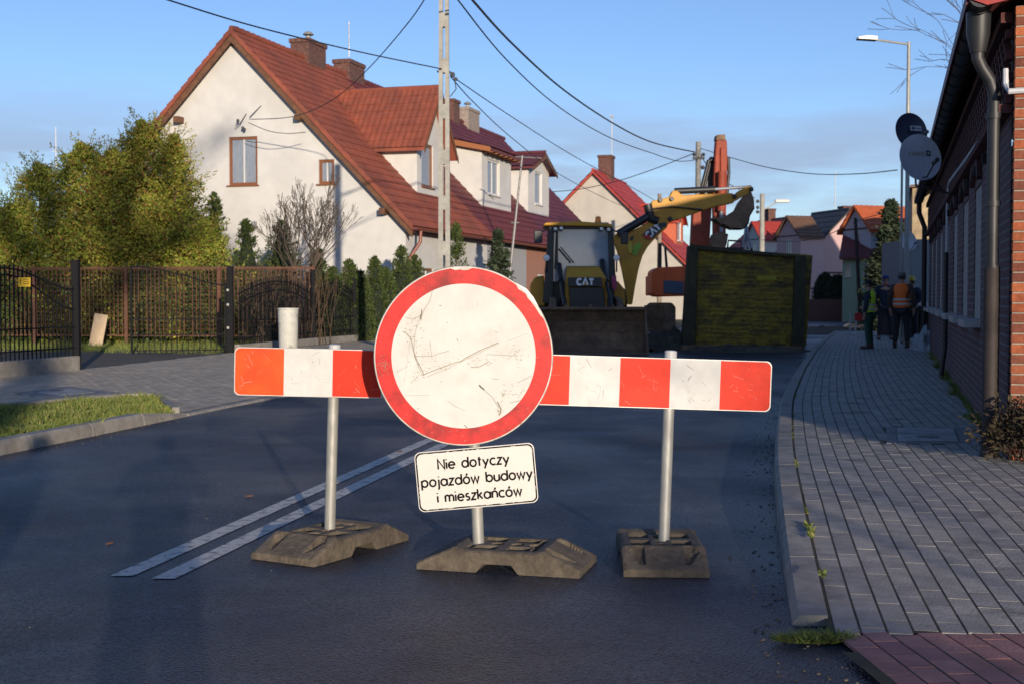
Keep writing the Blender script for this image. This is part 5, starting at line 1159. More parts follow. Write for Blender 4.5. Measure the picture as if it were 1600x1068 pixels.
for u, v, Y, r_, l in ((1289, 426, 72, .62, 'left clipped round dark bush in front of the pink house'), (1309, 429, 70, .68, 'right clipped round dark bush in front of the pink house')):
    p = P(u, v, Y); o = empty('round_bush', (p.x, Y, 0), 0, l, 'bush', 'clipped bushes by the pink house'); rs = np.random.RandomState(int(u)); n = 7000; d = rs.normal(size=(n, 3)); d /= np.linalg.norm(d, axis=1)[:, None]
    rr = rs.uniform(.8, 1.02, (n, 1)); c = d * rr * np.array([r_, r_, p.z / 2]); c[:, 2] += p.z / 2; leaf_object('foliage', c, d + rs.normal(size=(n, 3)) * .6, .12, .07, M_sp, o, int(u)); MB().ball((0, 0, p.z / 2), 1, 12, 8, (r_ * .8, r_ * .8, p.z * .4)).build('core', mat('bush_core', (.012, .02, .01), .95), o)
# scrub among the stems behind the black fence, and low planting behind the lattice
rs_ = random.Random(21)
def shrub(name, label, base, stems, L, r, depth, m, seed, spread=.45, up=.25, tilt=.35, kids=(2, 3), seg=3, ratio=.72, jitter=.06, leafm=None, cat='shrub', group=None, n=5, buds=0, minr=.004, lf=(.10, .035)):
    o = empty(name, base, 0, label, cat, group); rs = random.Random(seed); b = MB(); tips = []
    for k in range(stems):
        an = rs.uniform(0, 6.28); q = rs.uniform(.2, 1) * tilt
        branches(b, Vector((rs.uniform(-jitter, jitter), rs.uniform(-jitter, jitter), 0)), (math.cos(an) * q, math.sin(an) * q, 1), L * rs.uniform(.8, 1.1), r * rs.uniform(.7, 1), depth, rs, spread, up, seg, tips, kids, ratio, minr, n)
    b.build('branches', m, o, fix=False)
    if buds:
        c, d = [], []
        for q, dd in tips:
            for _ in range(buds): c.append(tuple(q + Vector((rs.gauss(0, .05), rs.gauss(0, .05), rs.gauss(0, .05))))); d.append(tuple(dd + Vector((0, 0, -.4))))
        if c: leaf_object('seed_pods', c, d, lf[0], lf[1], leafm or m, o, seed)
    return o
M_twig = mat('grey_twigs', (.10, .075, .06), .9, col2=(.065, .05, .04), nscale=5, noise=.2)
o = empty('bare_shrub', (P(458, 463, 35.2).x, 35.2, 0), 0, 'bare spreading leafless shrub in front of the cream gable', 'shrub'); b = MB(); rs2 = random.Random(19); tips = []
for x0_, x1_, zt_, n_ in ((0, .05, 2.3, 9), (.08, .75, 2.5, 12), (-.05, .35, 1.9, 8)):
    tr_ = [Vector((x0_, 0, 0)), Vector((x0_ + (x1_ - x0_) * .25, rs2.uniform(-.1, .1), zt_ * .4)), Vector((x0_ + (x1_ - x0_) * .6, rs2.uniform(-.15, .15), zt_ * .75)), Vector((x1_, rs2.uniform(-.2, .2), zt_))]
    b.tube(tr_, [.055, .045, .036, .026], 7)
    for k in range(n_):
        an = R(-48 + 100 * (k + .5) / n_ + rs2.uniform(-8, 8)); st = tr_[3].lerp(tr_[2], rs2.uniform(0, .9))
        branches(b, st, (math.sin(an), rs2.uniform(-.45, .45), math.cos(an)), rs2.uniform(.75, 1.0), .017, 3, rs2, .38, .30, 4, tips, (2, 4), .66, .0055, 4)
b.build('branches', M_twig, o, fix=False); c_, d_ = [], []
for q_, dd in tips:
    c_.append(tuple(q_)); d_.append(tuple(dd))
leaf_object('buds', c_, d_, .07, .022, M_twig, o, 3)
hedge = mat('hedge_stems', (.13, .08, .045), .9, col2=(.07, .045, .03), nscale=6, noise=.2)
for i, (u, Y) in enumerate([(372, 31.2), (392, 32), (412, 32.6), (432, 33.2), (468, 33.8), (480, 34.2)]):
    shrub('hedge_shrub', ['brown stemmed bare hedge shrub right beside the gate post', 'brown stemmed bare hedge shrub second from the gate post', 'brown stemmed bare hedge shrub third from the gate post', 'brown stemmed bare hedge shrub just left of the white drum', 'brown stemmed bare hedge shrub just right of the white drum', 'brown stemmed bare hedge shrub last before the tall fence post'][i],
          (P(u, 463, Y).x + .3, Y + .3, 0), 10, .85, .014, 2, hedge, 40 + i, spread=.18, up=.5, tilt=.22, jitter=.3, group='bare hedge shrubs behind the iron fence', minr=.005, n=4)
def low_shrub(u, Y, h, r_, m, label, seed, n=5000):
    o = empty('shrub', (P(u, 463, Y).x, Y, 0), 0, label, 'shrub', 'low green shrubs behind the lattice fence'); rs = np.random.RandomState(seed); d = rs.normal(size=(n, 3)); d /= np.linalg.norm(d, axis=1)[:, None]
    c = d * rs.uniform(.55, 1.1, (n, 1)) * np.array([r_, r_ * .6, h / 2]) + rs.normal(size=(n, 3)) * .08; c[:, 2] = np.abs(c[:, 2] + h / 2); leaf_object('foliage', c, d + rs.normal(size=(n, 3)) * .7, .12, .05, m, o, seed)
for i, u in enumerate([20, 70, 120, 172, 225, 280, 335]):
    low_shrub(u, 35.5 + (i % 2) * .5, 2.1, .95, M_th1 if i % 2 else M_th2, ['leafy low shrub behind the lattice fence at the left edge', 'leafy low shrub behind the lattice fence, second from the left edge', 'leafy low shrub behind the plank', 'leafy low shrub just right of the plank behind the lattice fence', 'leafy low shrub behind the open gate leaf tip', 'leafy low shrub behind the middle of the open gate leaf', 'leafy low shrub behind the gate post'][i], 60 + i)
# bush at the corner of the brick building
o = shrub('dry_bush', 'dark dry bush growing at the corner of the brick building', (3.86, 9.26, .05), 40, .15, .007, 4, mat('dry_stems', (.05, .032, .025), .9, noise=.3), 77, spread=.55, up=.15, tilt=.9, jitter=.16, lf=(.045, .02), buds=3, leafm=mat('dry_leaves', (.08, .055, .03), .9, island=[(.035, .025, .014), (.05, .03, .018), (.03, .028, .012), (.07, .05, .02)]), minr=.002, n=4)
for ch in bpy.data.objects:
    if ch.parent == o and ch.name.startswith('seed_pods'): ch.name = 'leaves'
# bare tree behind the brick building
shrub('bare_tree', 'leafless tree whose thin branches reach past the gutter', (13.6, 32.0, 0), 1, 3.0, .15, 7, M_twig, 34, spread=.52, up=.10, tilt=.08, kids=(2, 3), ratio=.76, cat='tree', minr=.007, buds=0)
# ------------------------------------------------------------------ backhoe loader
M_yel = mat('machine_yellow', (.60, .29, .018), .55, col2=(.46, .22, .018), nscale=1.2, noise=.12)
M_mblk = mat('machine_black', (.018, .019, .022), .45, noise=.1)
M_tyre = mat('tyre_rubber', (.018, .017, .016), .9, noise=.3, bump=.5, bscale=25)
M_rustd = mat('muddy_steel', (.24, .15, .085), .85, col2=(.12, .075, .05), nscale=2.2, noise=.3, bump=.5, bscale=18)
M_chrome = mat('polished_rod', (.25, .26, .29), .5, metal=.3)
M_cabglass = mat('cab_glass', (.20, .27, .33), .05, spec=.9, trans=.0, col2=(.30, .38, .45), nscale=.7)
M_or = mat('excavator_orange', (.78, .12, .02), .5, col2=(.62, .10, .02), nscale=1.1, noise=.12)
M_ord = mat('boom_red_orange', (.34, .055, .022), .7, col2=(.22, .042, .02), nscale=1.1, noise=.15)
M_lens = mat('lamp_lens', (.75, .75, .72), .15)
def root_at(name, u, Y, label, cat, rz=0): return empty(name, (P(u, 463, Y).x, Y, 0), rz, label, cat)
class Px:
    """outlines measured on the photograph, placed on the plane y = Y and given thickness"""
    def __init__(s, root): s.r = root; s.o = Vector(root.location)
    def pr(s, mb, uv, Y, th): 
        q = [P(u, v, Y) - s.o for u, v in uv]; y0 = Y - s.o.y; mb.prism([(p.x, p.z) for p in q], y0, y0 + th, lambda p, d: Vector((p[0], d, p[1]))); return mb
    def mesh(s, name, uv, Y, th, m, parent=None, bevel=.012): return s.pr(MB(), uv, Y, th).build(name, m, parent or s.r, bevel=bevel)
    def p(s, u, v, Y): return P(u, v, Y) - s.o
    def tube(s, name, pts, r, m, parent=None, n=10): return MB().tube([s.p(*q) for q in pts], r, n).build(name, m, parent or s.r, smooth=True)
    def bx(s, mb, u0, u1, v0, v1, Y0, Y1):
        a, c = s.p(u0, v1, Y0), s.p(u1, v0, Y0); mb.bx(a.x, c.x, Y0 - s.o.y, Y1 - s.o.y, a.z, c.z); return mb
bl = root_at('backhoe_loader', 918, 29.5, 'yellow backhoe loader facing the camera with its digging arm raised behind', 'backhoe loader'); X = Px(bl)
# loader bucket: curved open shell with side plates and a lip
b = MB(); x0, x1 = X.p(838, 500, 29).x, X.p(1012, 500, 29).x; prof = []
prof = [(-.55, .02), (.0, .03), (.22, .10), (.34, .26), (.36, .48), (.28, .72), (.12, .93), (.02, 1.03)]
th = [(-.55, -.0), (.02, -.01), (.27, .06), (.40, .24), (.42, .48), (.34, .75), (.17, .97), (.04, 1.07)]
for k in range(len(prof) - 1):
    b.add([(x0, prof[k][0], prof[k][1]), (x1, prof[k][0], prof[k][1]), (x1, prof[k + 1][0], prof[k + 1][1]), (x0, prof[k + 1][0], prof[k + 1][1]), (x0, th[k][0], th[k][1]), (x1, th[k][0], th[k][1]), (x1, th[k + 1][0], th[k + 1][1]), (x0, th[k + 1][0], th[k + 1][1])], [(0, 1, 2, 3), (7, 6, 5, 4), (0, 4, 5, 1), (3, 2, 6, 7), (0, 3, 7, 4), (1, 5, 6, 2)])
for x in (x0, x1): b.prism([(-.62, .0), (.1, -.0), (.42, .3), (.40, .6), (.10, 1.08), (-.02, 1.06), (-.06, .95), (-.50, .30)], x - .02, x + .02, lambda p, d: Vector((d, p[0], p[1])))
b.bx(x0, x1, -.06, .08, 1.0, 1.07); b.bx(x0, x1, -.70, -.45, .0, .03)
bk = b.build('loader_bucket', M_rustd, bl, bevel=.006)
b = MB(); 
for x in (x0 + .7, x1 - .75, (x0 + x1) / 2): b.bx(x - .03, x + .03, .05, .1, .95, 1.12)
b.build('bucket_rib', M_rustd, bk)
# chassis, hood, grille
X.mesh('chassis', [(880, 520), (955, 520), (958, 465), (878, 465)], 30.9, 5, M_mblk)
hd = MB(); o = X.o
def hexa(mb, f4, b4): mb.add(f4 + b4, [(0, 1, 2, 3), (7, 6, 5, 4), (0, 4, 5, 1), (1, 5, 6, 2), (2, 6, 7, 3), (3, 7, 4, 0)])
hexa(hd, [X.p(884, 436, 30.6), X.p(948, 436, 30.6), X.p(937, 418, 31.0), X.p(886, 418, 31.0)], [X.p(882, 440, 32.4), X.p(955, 440, 32.4), X.p(942, 414, 32.4), X.p(884, 414, 32.4)])
hexa(hd, [X.p(886, 482, 30.75), X.p(948, 482, 30.75), X.p(948, 436, 30.65), X.p(885, 436, 30.65)], [X.p(882, 482, 32.4), X.p(955, 482, 32.4), X.p(955, 436, 32.4), X.p(882, 436, 32.4)])
hd.build('hood', M_yel, bl, bevel=.03, seg=2)
gr = X.mesh('grille', [(891, 481), (946, 481), (943, 449), (889, 449)], 30.55, .06, M_mblk)
b = MB()
for k in range(9): X.bx(b, 894, 942, 452 + k * 3, 453.2 + k * 3, 30.52, 30.56)
b.build('louvres', mat('louvre_dark', (.05, .05, .055), .5), gr)
bd = X.mesh('badge', [(887, 448), (942, 448), (940, 433.5), (888, 433.5)], 30.50, .08, M_mblk)
b = MB(); c = X.p(914.5, 445.3, 30.5); text(b, 'CAT', .098, lambda x, y, l: c + Vector((x, -.012 - l, y)), stroke=.50, sp=.34)
b.build('lettering', mat('logo_white', (.72, .72, .70), .5), bd, fix=False)
b = MB(); b.add([c + Vector((-.05, -.016, 0)), c + Vector((.05, -.016, 0)), c + Vector((0, -.016, .05))], [(0, 1, 2)]); b.build('triangle', mat('logo_yellow', (.6, .3, .02), .5), bd)
b = MB(); cc = X.p(912, 428, 30.78); 
for k in range(7): b.box(cc + Vector((-.16 + k * .053, -.0, .0)), (.034, .01, .035))
b.build('sticker_green', mat('sticker_green', (.22, .42, .04), .6), bl)
# cab
X.mesh('cab_roof', [(849, 352), (853, 348), (905, 346), (955, 350), (959, 356), (940, 354), (870, 353)], 31.6, 1.7, M_yel, bevel=.02)
cab = MB()
for uv in ([(848, 472), (864, 478), (866, 356), (858, 354)], [(953, 470), (961, 470), (955, 357), (950, 357)]): X.pr(cab, uv, 31.7, .14)
for uv in ([(850, 470), (862, 476), (862, 356), (856, 354)], [(956, 470), (964, 470), (958, 357), (953, 357)]): X.pr(cab, uv, 33.2, .12)
X.pr(cab, [(862, 358), (956, 358), (956, 354), (862, 354)], 31.7, .1); X.pr(cab, [(866, 420), (872, 420), (872, 357), (869, 357)], 31.72, .06); X.pr(cab, [(862, 478), (955, 478), (955, 440), (862, 440)], 31.9, 1.2)
cb = cab.build('cab_frame', M_mblk, bl, bevel=.01)
b = MB(); b.quad(X.p(864, 440, 31.78), X.p(955, 440, 31.78), X.p(952, 356, 31.78), X.p(866, 356, 31.78)); b.build('windscreen', M_cabglass, cb)
b = MB(); b.bx(-.6, .6, 2.6, 3.4, .9, 1.6); b.bx(-.25, .3, 3.2, 3.5, 1.5, 2.2); b.build('seat', mat('seat_dark', (.03, .03, .03), .9), cb)
X.tube('wiper', [(873, 389, 31.72), (892, 411, 31.7)], .02, M_mblk, cb); X.tube('wiper', [(876, 386, 31.72), (897, 411, 31.7)], .012, M_mblk, cb)
for u, v in ((868, 357), (877, 356), (940, 357), (951, 358)):
    b = MB(); X.bx(b, u - 3, u + 3, v - 2, v + 4, 31.45, 31.6); lh_ = b.build('work_light', M_mblk, cb); b = MB(); X.bx(b, u - 2.4, u + 2.4, v - 1.5, v + 2.6, 31.43, 31.46); b.build('lens', M_lens, lh_)
bc = X.p(934.5, 349, 32); MB().lathe([(.085, 0), (.085, .05), (.07, .06), (.07, .13), (.055, .16), (.01, .175)], 14, bc).build('beacon', mat('beacon_orange', (.95, .28, .02), .3), cb, smooth=True)
X.tube('roof_rail', [(922, 349, 31.9), (951, 349, 31.9)], .02, M_galv, cb)
for u, v, w, h in ((841, 370, 13, 20), (976, 372, 12, 19)):
    X.mesh('mirror', [(u - w / 2, v + h / 2), (u + w / 2, v + h / 2), (u + w / 2, v - h / 2), (u - w / 2, v - h / 2)], 31.4, .1, M_mblk, bevel=.02)
    X.tube('mirror_arm', [(u, v - 5, 31.5), (855 if u < 900 else 958, v - 12, 31.7)], .02, M_mblk)
for u in (854, 963.5):
    c_ = X.p(u, 403, 31.3); lp_ = MB().lathe([(.03, .10), (.075, .06), (.08, .0)], 16, c_, lambda p: Vector((p.x, p.z, p.y))).build('headlight', M_mblk, bl, smooth=True); MB().lathe([(.001, -.012), (.07, -.003), (.075, .0)], 16, c_, lambda p: Vector((p.x, p.z, p.y))).build('lens', M_lens, lp_)
    X.tube('lamp_bracket', [(u, 403, 31.4), (u, 425, 31.6)], .02, M_mblk)
# loader arms and rams
for s, us in ((-1, ((873, 414), (876, 440), (882, 478))), (1, ((941, 408), (947, 440), (956, 478)))):
    X.tube('loader_ram', [(us[0][0], us[0][1], 31.5), (us[1][0], us[1][1], 30.7)], .075, M_mblk); X.tube('ram_rod', [(us[1][0], us[1][1], 30.7), (us[2][0], us[2][1], 29.95)], .04, M_mblk)
    b = MB(); xx = X.p(us[2][0] - s * 0 + s * 16, 463, 30).x
    b.prism([(.32, .45), (.35, .85), (1.2, 1.25), (2.4, 1.30), (3.0, 1.15), (3.0, .95), (2.2, 1.05), (1.3, .98), (.7, .5)], xx - .07, xx + .07, lambda p, d: Vector((d, p[0], p[1]))); b.build('loader_arm', M_rustd, bl, bevel=.01)
# fenders, wheels
for uv in ([(829, 478), (829, 445), (836, 433), (850, 430), (852, 478)], [(957, 476), (957, 436), (966, 440), (976, 452), (978, 478)]): X.mesh('fender', uv, 32.3, 1.1, M_yel, bevel=.03)
def wheel(x, y, r, w, ax=None):
    wo = MB().lathe([(r * .55, -w / 2), (r * .93, -w / 2), (r, -w * .38), (r, w * .38), (r * .93, w / 2), (r * .55, w / 2)], 28, (x, y, r), lambda p: Vector((p.z, p.x, p.y))).build('tyre', M_tyre, bl, smooth=True)
    b = MB()
    for k in range(22):
        a = 2 * math.pi * k / 22
        for s in (-1, 1): b.box((x + s * w * .24, y + math.sin(a + s * .1) * r * 1.01, r + math.cos(a + s * .1) * r * 1.01), (w * .46, .06, .05), Matrix.Rotation(-(a + s * .1), 3, 'X'))
    b.build('tread', M_tyre, wo); MB().lathe([(r * .56, -w * .3), (r * .45, -w * .1), (r * .15, w * .05), (r * .15, w * .3), (r * .56, w * .3)], 20, (x, y, r), lambda p: Vector((p.z, p.x, p.y))).build('rim', M_yel, wo)
for s in (-1, 1): wheel(s * .88, 1.75, .46, .34); wheel(s * .98, 3.9, .74, .46)
# pink cloth on the fender
X.mesh('cloth', [(956, 432), (963, 430), (964, 450), (960, 454), (956, 450)], 31.2, .05, mat('pink_cloth', (.45, .08, .16), .9), bevel=.01)
# digging boom, stick, bucket
X.mesh('boom', [(988, 476), (980, 476), (978, 450), (972, 420), (965, 392), (957, 370), (965, 364), (985, 362), (1005, 352), (1022, 341), (1032, 338), (1046, 345), (1042, 356), (1028, 368), (1012, 386), (1004, 400), (998, 420), (993, 445)], 34.4, .34, M_yel, bevel=.02)
lg = X.mesh('logo_plate', [(1003, 367), (1011, 360), (1027, 349), (1041, 348.5), (1037, 355), (1020, 372), (1012, 373)], 34.36, .03, M_mblk, bevel=0)
b = MB(); aL = R(40); c = X.p(1021.5, 362.5, 34.36); ex = Vector((math.cos(aL), 0, math.sin(aL))); ez = Vector((-math.sin(aL), 0, math.cos(aL)))
text(b, 'CAT', .115, lambda x, y, l: c + ex * x + ez * (y - .06) + Vector((0, -.012 - l, 0)), stroke=.46, sp=.22); b.build('lettering', MATS['logo_white'], lg, fix=False)
b = MB(); b.add([X.p(1004, 368, 34.34), X.p(1011, 374, 34.34), X.p(1021, 373, 34.34), X.p(1012, 367.5, 34.34)], [(0, 1, 2, 3)]); b.build('triangle', mat('logo_red', (.5, .03, .02), .5), lg)
for uv, mm in (([(980, 380), (986, 377), (990, 393), (983, 397)], mat('sticker_yellow', (.55, .42, .04), .6)), ([(990, 385), (998, 378), (1003, 383), (993, 400), (987, 396)], MATS['sticker_green']), ([(985, 370), (991, 368), (989, 376), (984, 375)], M_mblk)): X.mesh('sticker', uv, 34.37, .02, mm, bevel=0)
stk = X.mesh('stick', [(1016, 322), (1019, 314), (1046, 308), (1051, 298), (1058, 298), (1066, 305), (1144, 302), (1149, 305), (1147, 317), (1110, 325), (1060, 343), (1048, 347), (1036, 341), (1020, 338), (1014, 328)], 34.45, .26, M_yel, bevel=.02)
X.tube('hose', [(1017, 327, 34.4), (1050, 323, 34.4), (1098, 328, 34.4)], .022, M_mblk, stk)
X.mesh('link', [(1144, 312), (1152, 300), (1168, 291), (1176, 292), (1178, 298), (1160, 308), (1150, 314)], 34.5, .2, M_yel, bevel=.01)
for u, v in ((1047, 342), (1019, 333), (1148, 307), (1174, 296), (1038, 351), (1032, 313), (1050, 311)): 
    c = X.p(u, v, 34.38); MB().lathe([(.001, -.03), (.05, -.03), (.06, 0), (.06, .05)], 12, c, lambda p: Vector((p.x, p.z, p.y))).build('pin', M_mblk, bl)
X.tube('ram', [(1054, 299, 34.55), (1117, 296, 34.55)], .085, M_mblk); X.tube('ram_rod', [(1117, 296, 34.55), (1174, 292, 34.6)], .04, M_chrome)
X.tube('ram', [(966, 366, 34.3), (1014, 338, 34.4)], .11, M_mblk); X.tube('ram', [(1012, 320, 34.4), (1016, 342, 34.4), (1028, 346, 34.4)], .12, M_mblk)
b = MB(); out = [(1174, 300), (1178, 312), (1179, 326), (1172, 338), (1170, 350), (1163, 358), (1145, 358), (1128, 351), (1114, 342), (1130, 340), (1146, 330), (1152, 318), (1160, 308)]
X.pr(b, out, 34.3, .04); X.pr(b, out, 34.86, .04)
for i in range(1, 8):
    a, c_ = out[i], out[i + 1]; X.pr(b, [a, c_, (c_[0] * .97 + 1150 * .03, c_[1] - 2), (a[0] - 1.8, a[1] - 1)], 34.3, .6)
bb = b.build('digging_bucket', M_rustd, bl)
for k in range(4): 
    c = X.p(1113, 342, 34.32 + k * .17); MB().box(c, (.20, .07, .05), Matrix.Rotation(R(-15), 3, 'Y')).build('tooth', M_rustd, bb)

# ------------------------------------------------------------------ orange excavator
ex_ = root_at('excavator', 1075, 40, 'orange tracked excavator half hidden behind the yellow trench box', 'excavator'); X = Px(ex_)
X.mesh('counterweight', [(1019, 460), (1018, 424), (1027, 418), (1072, 416), (1110, 416), (1110, 462), (1024, 464)], 38.6, 1.2, M_or, bevel=.05)
X.mesh('rear_panel', [(1037, 458), (1068, 460), (1068, 440), (1037, 438)], 38.55, .05, mat('panel_blue', (.05, .075, .12), .5), bevel=.01)
X.mesh('cab_frame', [(1028, 418), (1029, 380), (1034, 380), (1034, 418)], 39.2, .1, M_mblk); X.mesh('cab_frame', [(1040, 418), (1038, 386), (1041, 386), (1044, 418)], 39.2, .1, M_mblk)
X.mesh('upper_body', [(1020, 462), (1120, 462), (1120, 432), (1020, 430)], 39.8, 2.2, M_or, bevel=.03)
for uv, y in (([(1012, 518), (1008, 505), (1010, 480), (1018, 473), (1050, 473), (1056, 480), (1056, 510), (1050, 518)], 39.0), ([(1075, 512), (1072, 480), (1080, 470), (1100, 470), (1108, 480), (1105, 512)], 41.4)):
    tr = X.mesh('track', uv, y, .65, M_rustd, bevel=.03); b = MB()
    for k in range(12): X.bx(b, uv[0][0] - 5, uv[0][0] + 24, 477 + k * 3.4, 479 + k * 3.4, y - .05, y + .01)
    b.build('track_shoes', M_rustd, tr)
bm1 = X.mesh('boom', [(1080, 392), (1083, 330), (1086, 310), (1108, 290), (1114, 296), (1112, 330), (1108, 392)], 41.5, .5, M_ord, bevel=.03)
X.mesh('boom_side', [(1101, 305), (1102, 285), (1106, 258), (1110, 245), (1120, 246), (1117, 300), (1112, 320)], 41.0, .3, M_mblk)
sk = X.mesh('stick', [(1116, 392), (1115, 300), (1117, 250), (1119, 222), (1122, 213), (1132, 213), (1136, 222), (1137, 250), (1135, 310), (1134, 392)], 40.5, .4, M_ord, bevel=.03)
X.mesh('stick_head', [(1119, 219), (1120, 211), (1133, 210), (1134, 219)], 40.45, .5, M_rustd)
X.mesh('stick_rib', [(1126, 390), (1126, 230), (1128, 230), (1128, 390)], 40.42, .1, M_ord, sk)
X.tube('hose', [(1096, 296, 40.8), (1101, 276, 40.8), (1107, 252, 40.8), (1116, 248, 40.8)], .06, M_mblk); X.tube('hose', [(1099, 300, 40.9), (1106, 270, 40.9), (1111, 250, 40.9)], .05, M_mblk); X.tube('hose', [(1138, 246, 40.6), (1139, 270, 40.6), (1137, 290, 40.6), (1136, 320, 40.6)], .05, M_mblk)
X.tube('ram', [(1128, 268, 40.3), (1127, 330, 40.3)], .13, M_ord); X.tube('ram_rod', [(1127, 330, 40.3), (1127, 372, 40.3)], .06, M_chrome)
X.mesh('coupler', [(1114, 392), (1112, 378), (1116, 366), (1126, 362), (1138, 366), (1136, 380), (1132, 392)], 40.2, .7, M_rustd)
X.mesh('work_platform', [(1136, 386), (1160, 387), (1160, 389), (1136, 388)], 41, .8, M_mblk); X.tube('handrail', [(1137, 386, 41), (1138, 376, 41), (1158, 377, 41), (1159, 387, 41)], .03, M_mblk)
b = MB()
for (a, c) in (((1166, 352), (1160, 388)), ((1166, 352), (1174, 390)), ((1164, 360), (1168, 388))): b.tube([X.p(a[0], a[1], 40.5), X.p(c[0], c[1], 35.5)], .035, 6)
o = b.build('lifting_chain', M_mblk, ex_)

# ------------------------------------------------------------------ trench box
M_tb = mat('worn_yellow_steel', (.30, .20, .016), .8, col2=(.075, .052, .018), nscale=3.2, noise=.5, bump=.5, bscale=14, stretch=(.9, 1, 1.7), contrast=(.34, .66))
M_tbd = mat('dirty_steel_post', (.040, .034, .016), .8, col2=(.09, .075, .015), nscale=3, noise=.3, stretch=(1, 1, .4), contrast=(.55, .75))
tb = root_at('trench_box', 1165, 30.5, 'worn yellow steel trench box standing on the road between backhoe and pavement', 'trench box'); X = Px(tb)
X.mesh('front_panel', [(1086, 546), (1240, 548), (1243, 402), (1212, 398), (1160, 393), (1090, 387)], 30.6, .10, M_tb)
b = MB()
for k in range(22):
    v = 394 + k * 6.9; X.pr(b, [(1089, v + 1.6), (1239, v + 5.6), (1239, v + 4.2), (1089, v)], 30.585, .02)
b.build('plank_ribs', M_tb, tb)
X.mesh('top_rail', [(1077, 386), (1080, 381), (1100, 384), (1160, 390), (1258, 400), (1258, 404), (1160, 396), (1090, 390)], 30.5, .16, M_tbd)
X.mesh('patch', [(1183, 438), (1213, 438), (1213, 431), (1183, 431)], 30.57, .03, mat('patch_yellow', (.30, .24, .012), .7, noise=.2), bevel=0)
X.mesh('corner_post', [(1066, 546), (1086, 546), (1091, 386), (1076, 384)], 30.45, .35, M_tbd); X.mesh('corner_post', [(1238, 548), (1257, 549), (1260, 399), (1243, 400)], 30.45, .4, M_tbd)
X.mesh('side_panel', [(1255, 540), (1260, 541), (1270, 399), (1261, 398)], 31.0, 2.4, M_tb); X.mesh('rear_panel', [(1075, 536), (1258, 538), (1262, 398), (1084, 386)], 33.6, .1, M_tb)
X.mesh('bottom_shoe', [(1064, 549), (1254, 550), (1254, 541), (1066, 539)], 30.42, .25, M_rustd)
for v in (420, 500): X.tube('spreader', [(1090, v, 30.8), (1094, v, 33.6)], .09, M_tbd); X.tube('spreader', [(1244, v, 30.8), (1240, v, 33.6)], .09, M_tbd)
# spoil on the road by the trench, and the open dig's dark edge
def heap(name, label, u, Y, sx, sy, h, seed, cat='soil heap', m=None, group=None):
    rs = np.random.RandomState(seed); n = 26; b = MB(); ph = rs.uniform(0, 6, 6)
    o = empty(name, (P(u, 463, Y).x, Y, 0), 0, label, cat, group)
    for j in range(n + 1):
        for i in range(n + 1):
            x, y = i / n * 2 - 1, j / n * 2 - 1; r = math.hypot(x, y) + .12 * math.sin(5 * math.atan2(y, x) + ph[0]) + .06 * math.sin(9 * math.atan2(y, x) + ph[1])
            z = h * max(0, 1 - r * r) ** .8 * (1 + .35 * math.sin(7 * x + ph[2]) * math.sin(6 * y + ph[3]) + rs.normal() * .10); b.v.append((x * sx, y * sy, z - .015))
    for j in range(n):
        for i in range(n): k = j * (n + 1) + i; b.f.append((k, k + 1, k + n + 2, k + n + 1)); b.mi.append(0)
    b.build('mound', m or M_dirt, o, smooth=False, fix=False); return o
heap('soil_heap', 'brown soil heap between the bucket and the trench box', 1040, 31.5, 1.1, 1.0, .42, 1)
heap('soil_heap', 'low dirt spill along the foot of the trench box', 1165, 30.25, 1.6, .35, .16, 2)
heap('soil_heap', 'far dirt patch beside the broken kerb beyond the trench box', 1288, 46, 1.6, 2.6, .22, 3)
heap('sand_bags', 'white plastic sheeting heap beside the far downpipe', 1451, 28.6, .34, .7, .5, 4, 'plastic sheeting', mat('white_sheeting', (.30, .32, .35), .5, noise=.1))

# ------------------------------------------------------------------ people
DG = None
def skin_mesh(name, joints, edges, m, parent, sub=1):
    """one continuous surface grown over a skeleton; joints: name -> (pos, rx, ry)"""
    names = list(joints); idx = {n: i for i, n in enumerate(names)}; me = bpy.data.meshes.new('t')
    me.from_pydata([tuple(joints[n][0]) for n in names], [(idx[a], idx[c]) for a, c in edges], []); o = bpy.data.objects.new('t', me); COL.objects.link(o)
    o.modifiers.new('s', 'SKIN'); sv = o.data.skin_vertices[0].data
    for i, n in enumerate(names): sv[i].radius = joints[n][1:3]; sv[i].use_root = (i == 0)
    o.modifiers['s'].use_smooth_shade = True; s = o.modifiers.new('d', 'SUBSURF'); s.levels = sub
    dg = bpy.context.evaluated_depsgraph_get(); dg.update(); nm = bpy.data.meshes.new_from_object(o.evaluated_get(dg)); bpy.data.objects.remove(o)
    nm.name = name; nm.materials.clear(); nm.materials.append(m); nm.polygons.foreach_set('use_smooth', [True] * len(nm.polygons)); nm.polygons.foreach_set('material_index', [0] * len(nm.polygons)); r = bpy.data.objects.new(name, nm); COL.objects.link(r)
    if parent: r.parent = parent
    return r
M_skin = mat('skin', (.42, .24, .17), .6, noise=.08)
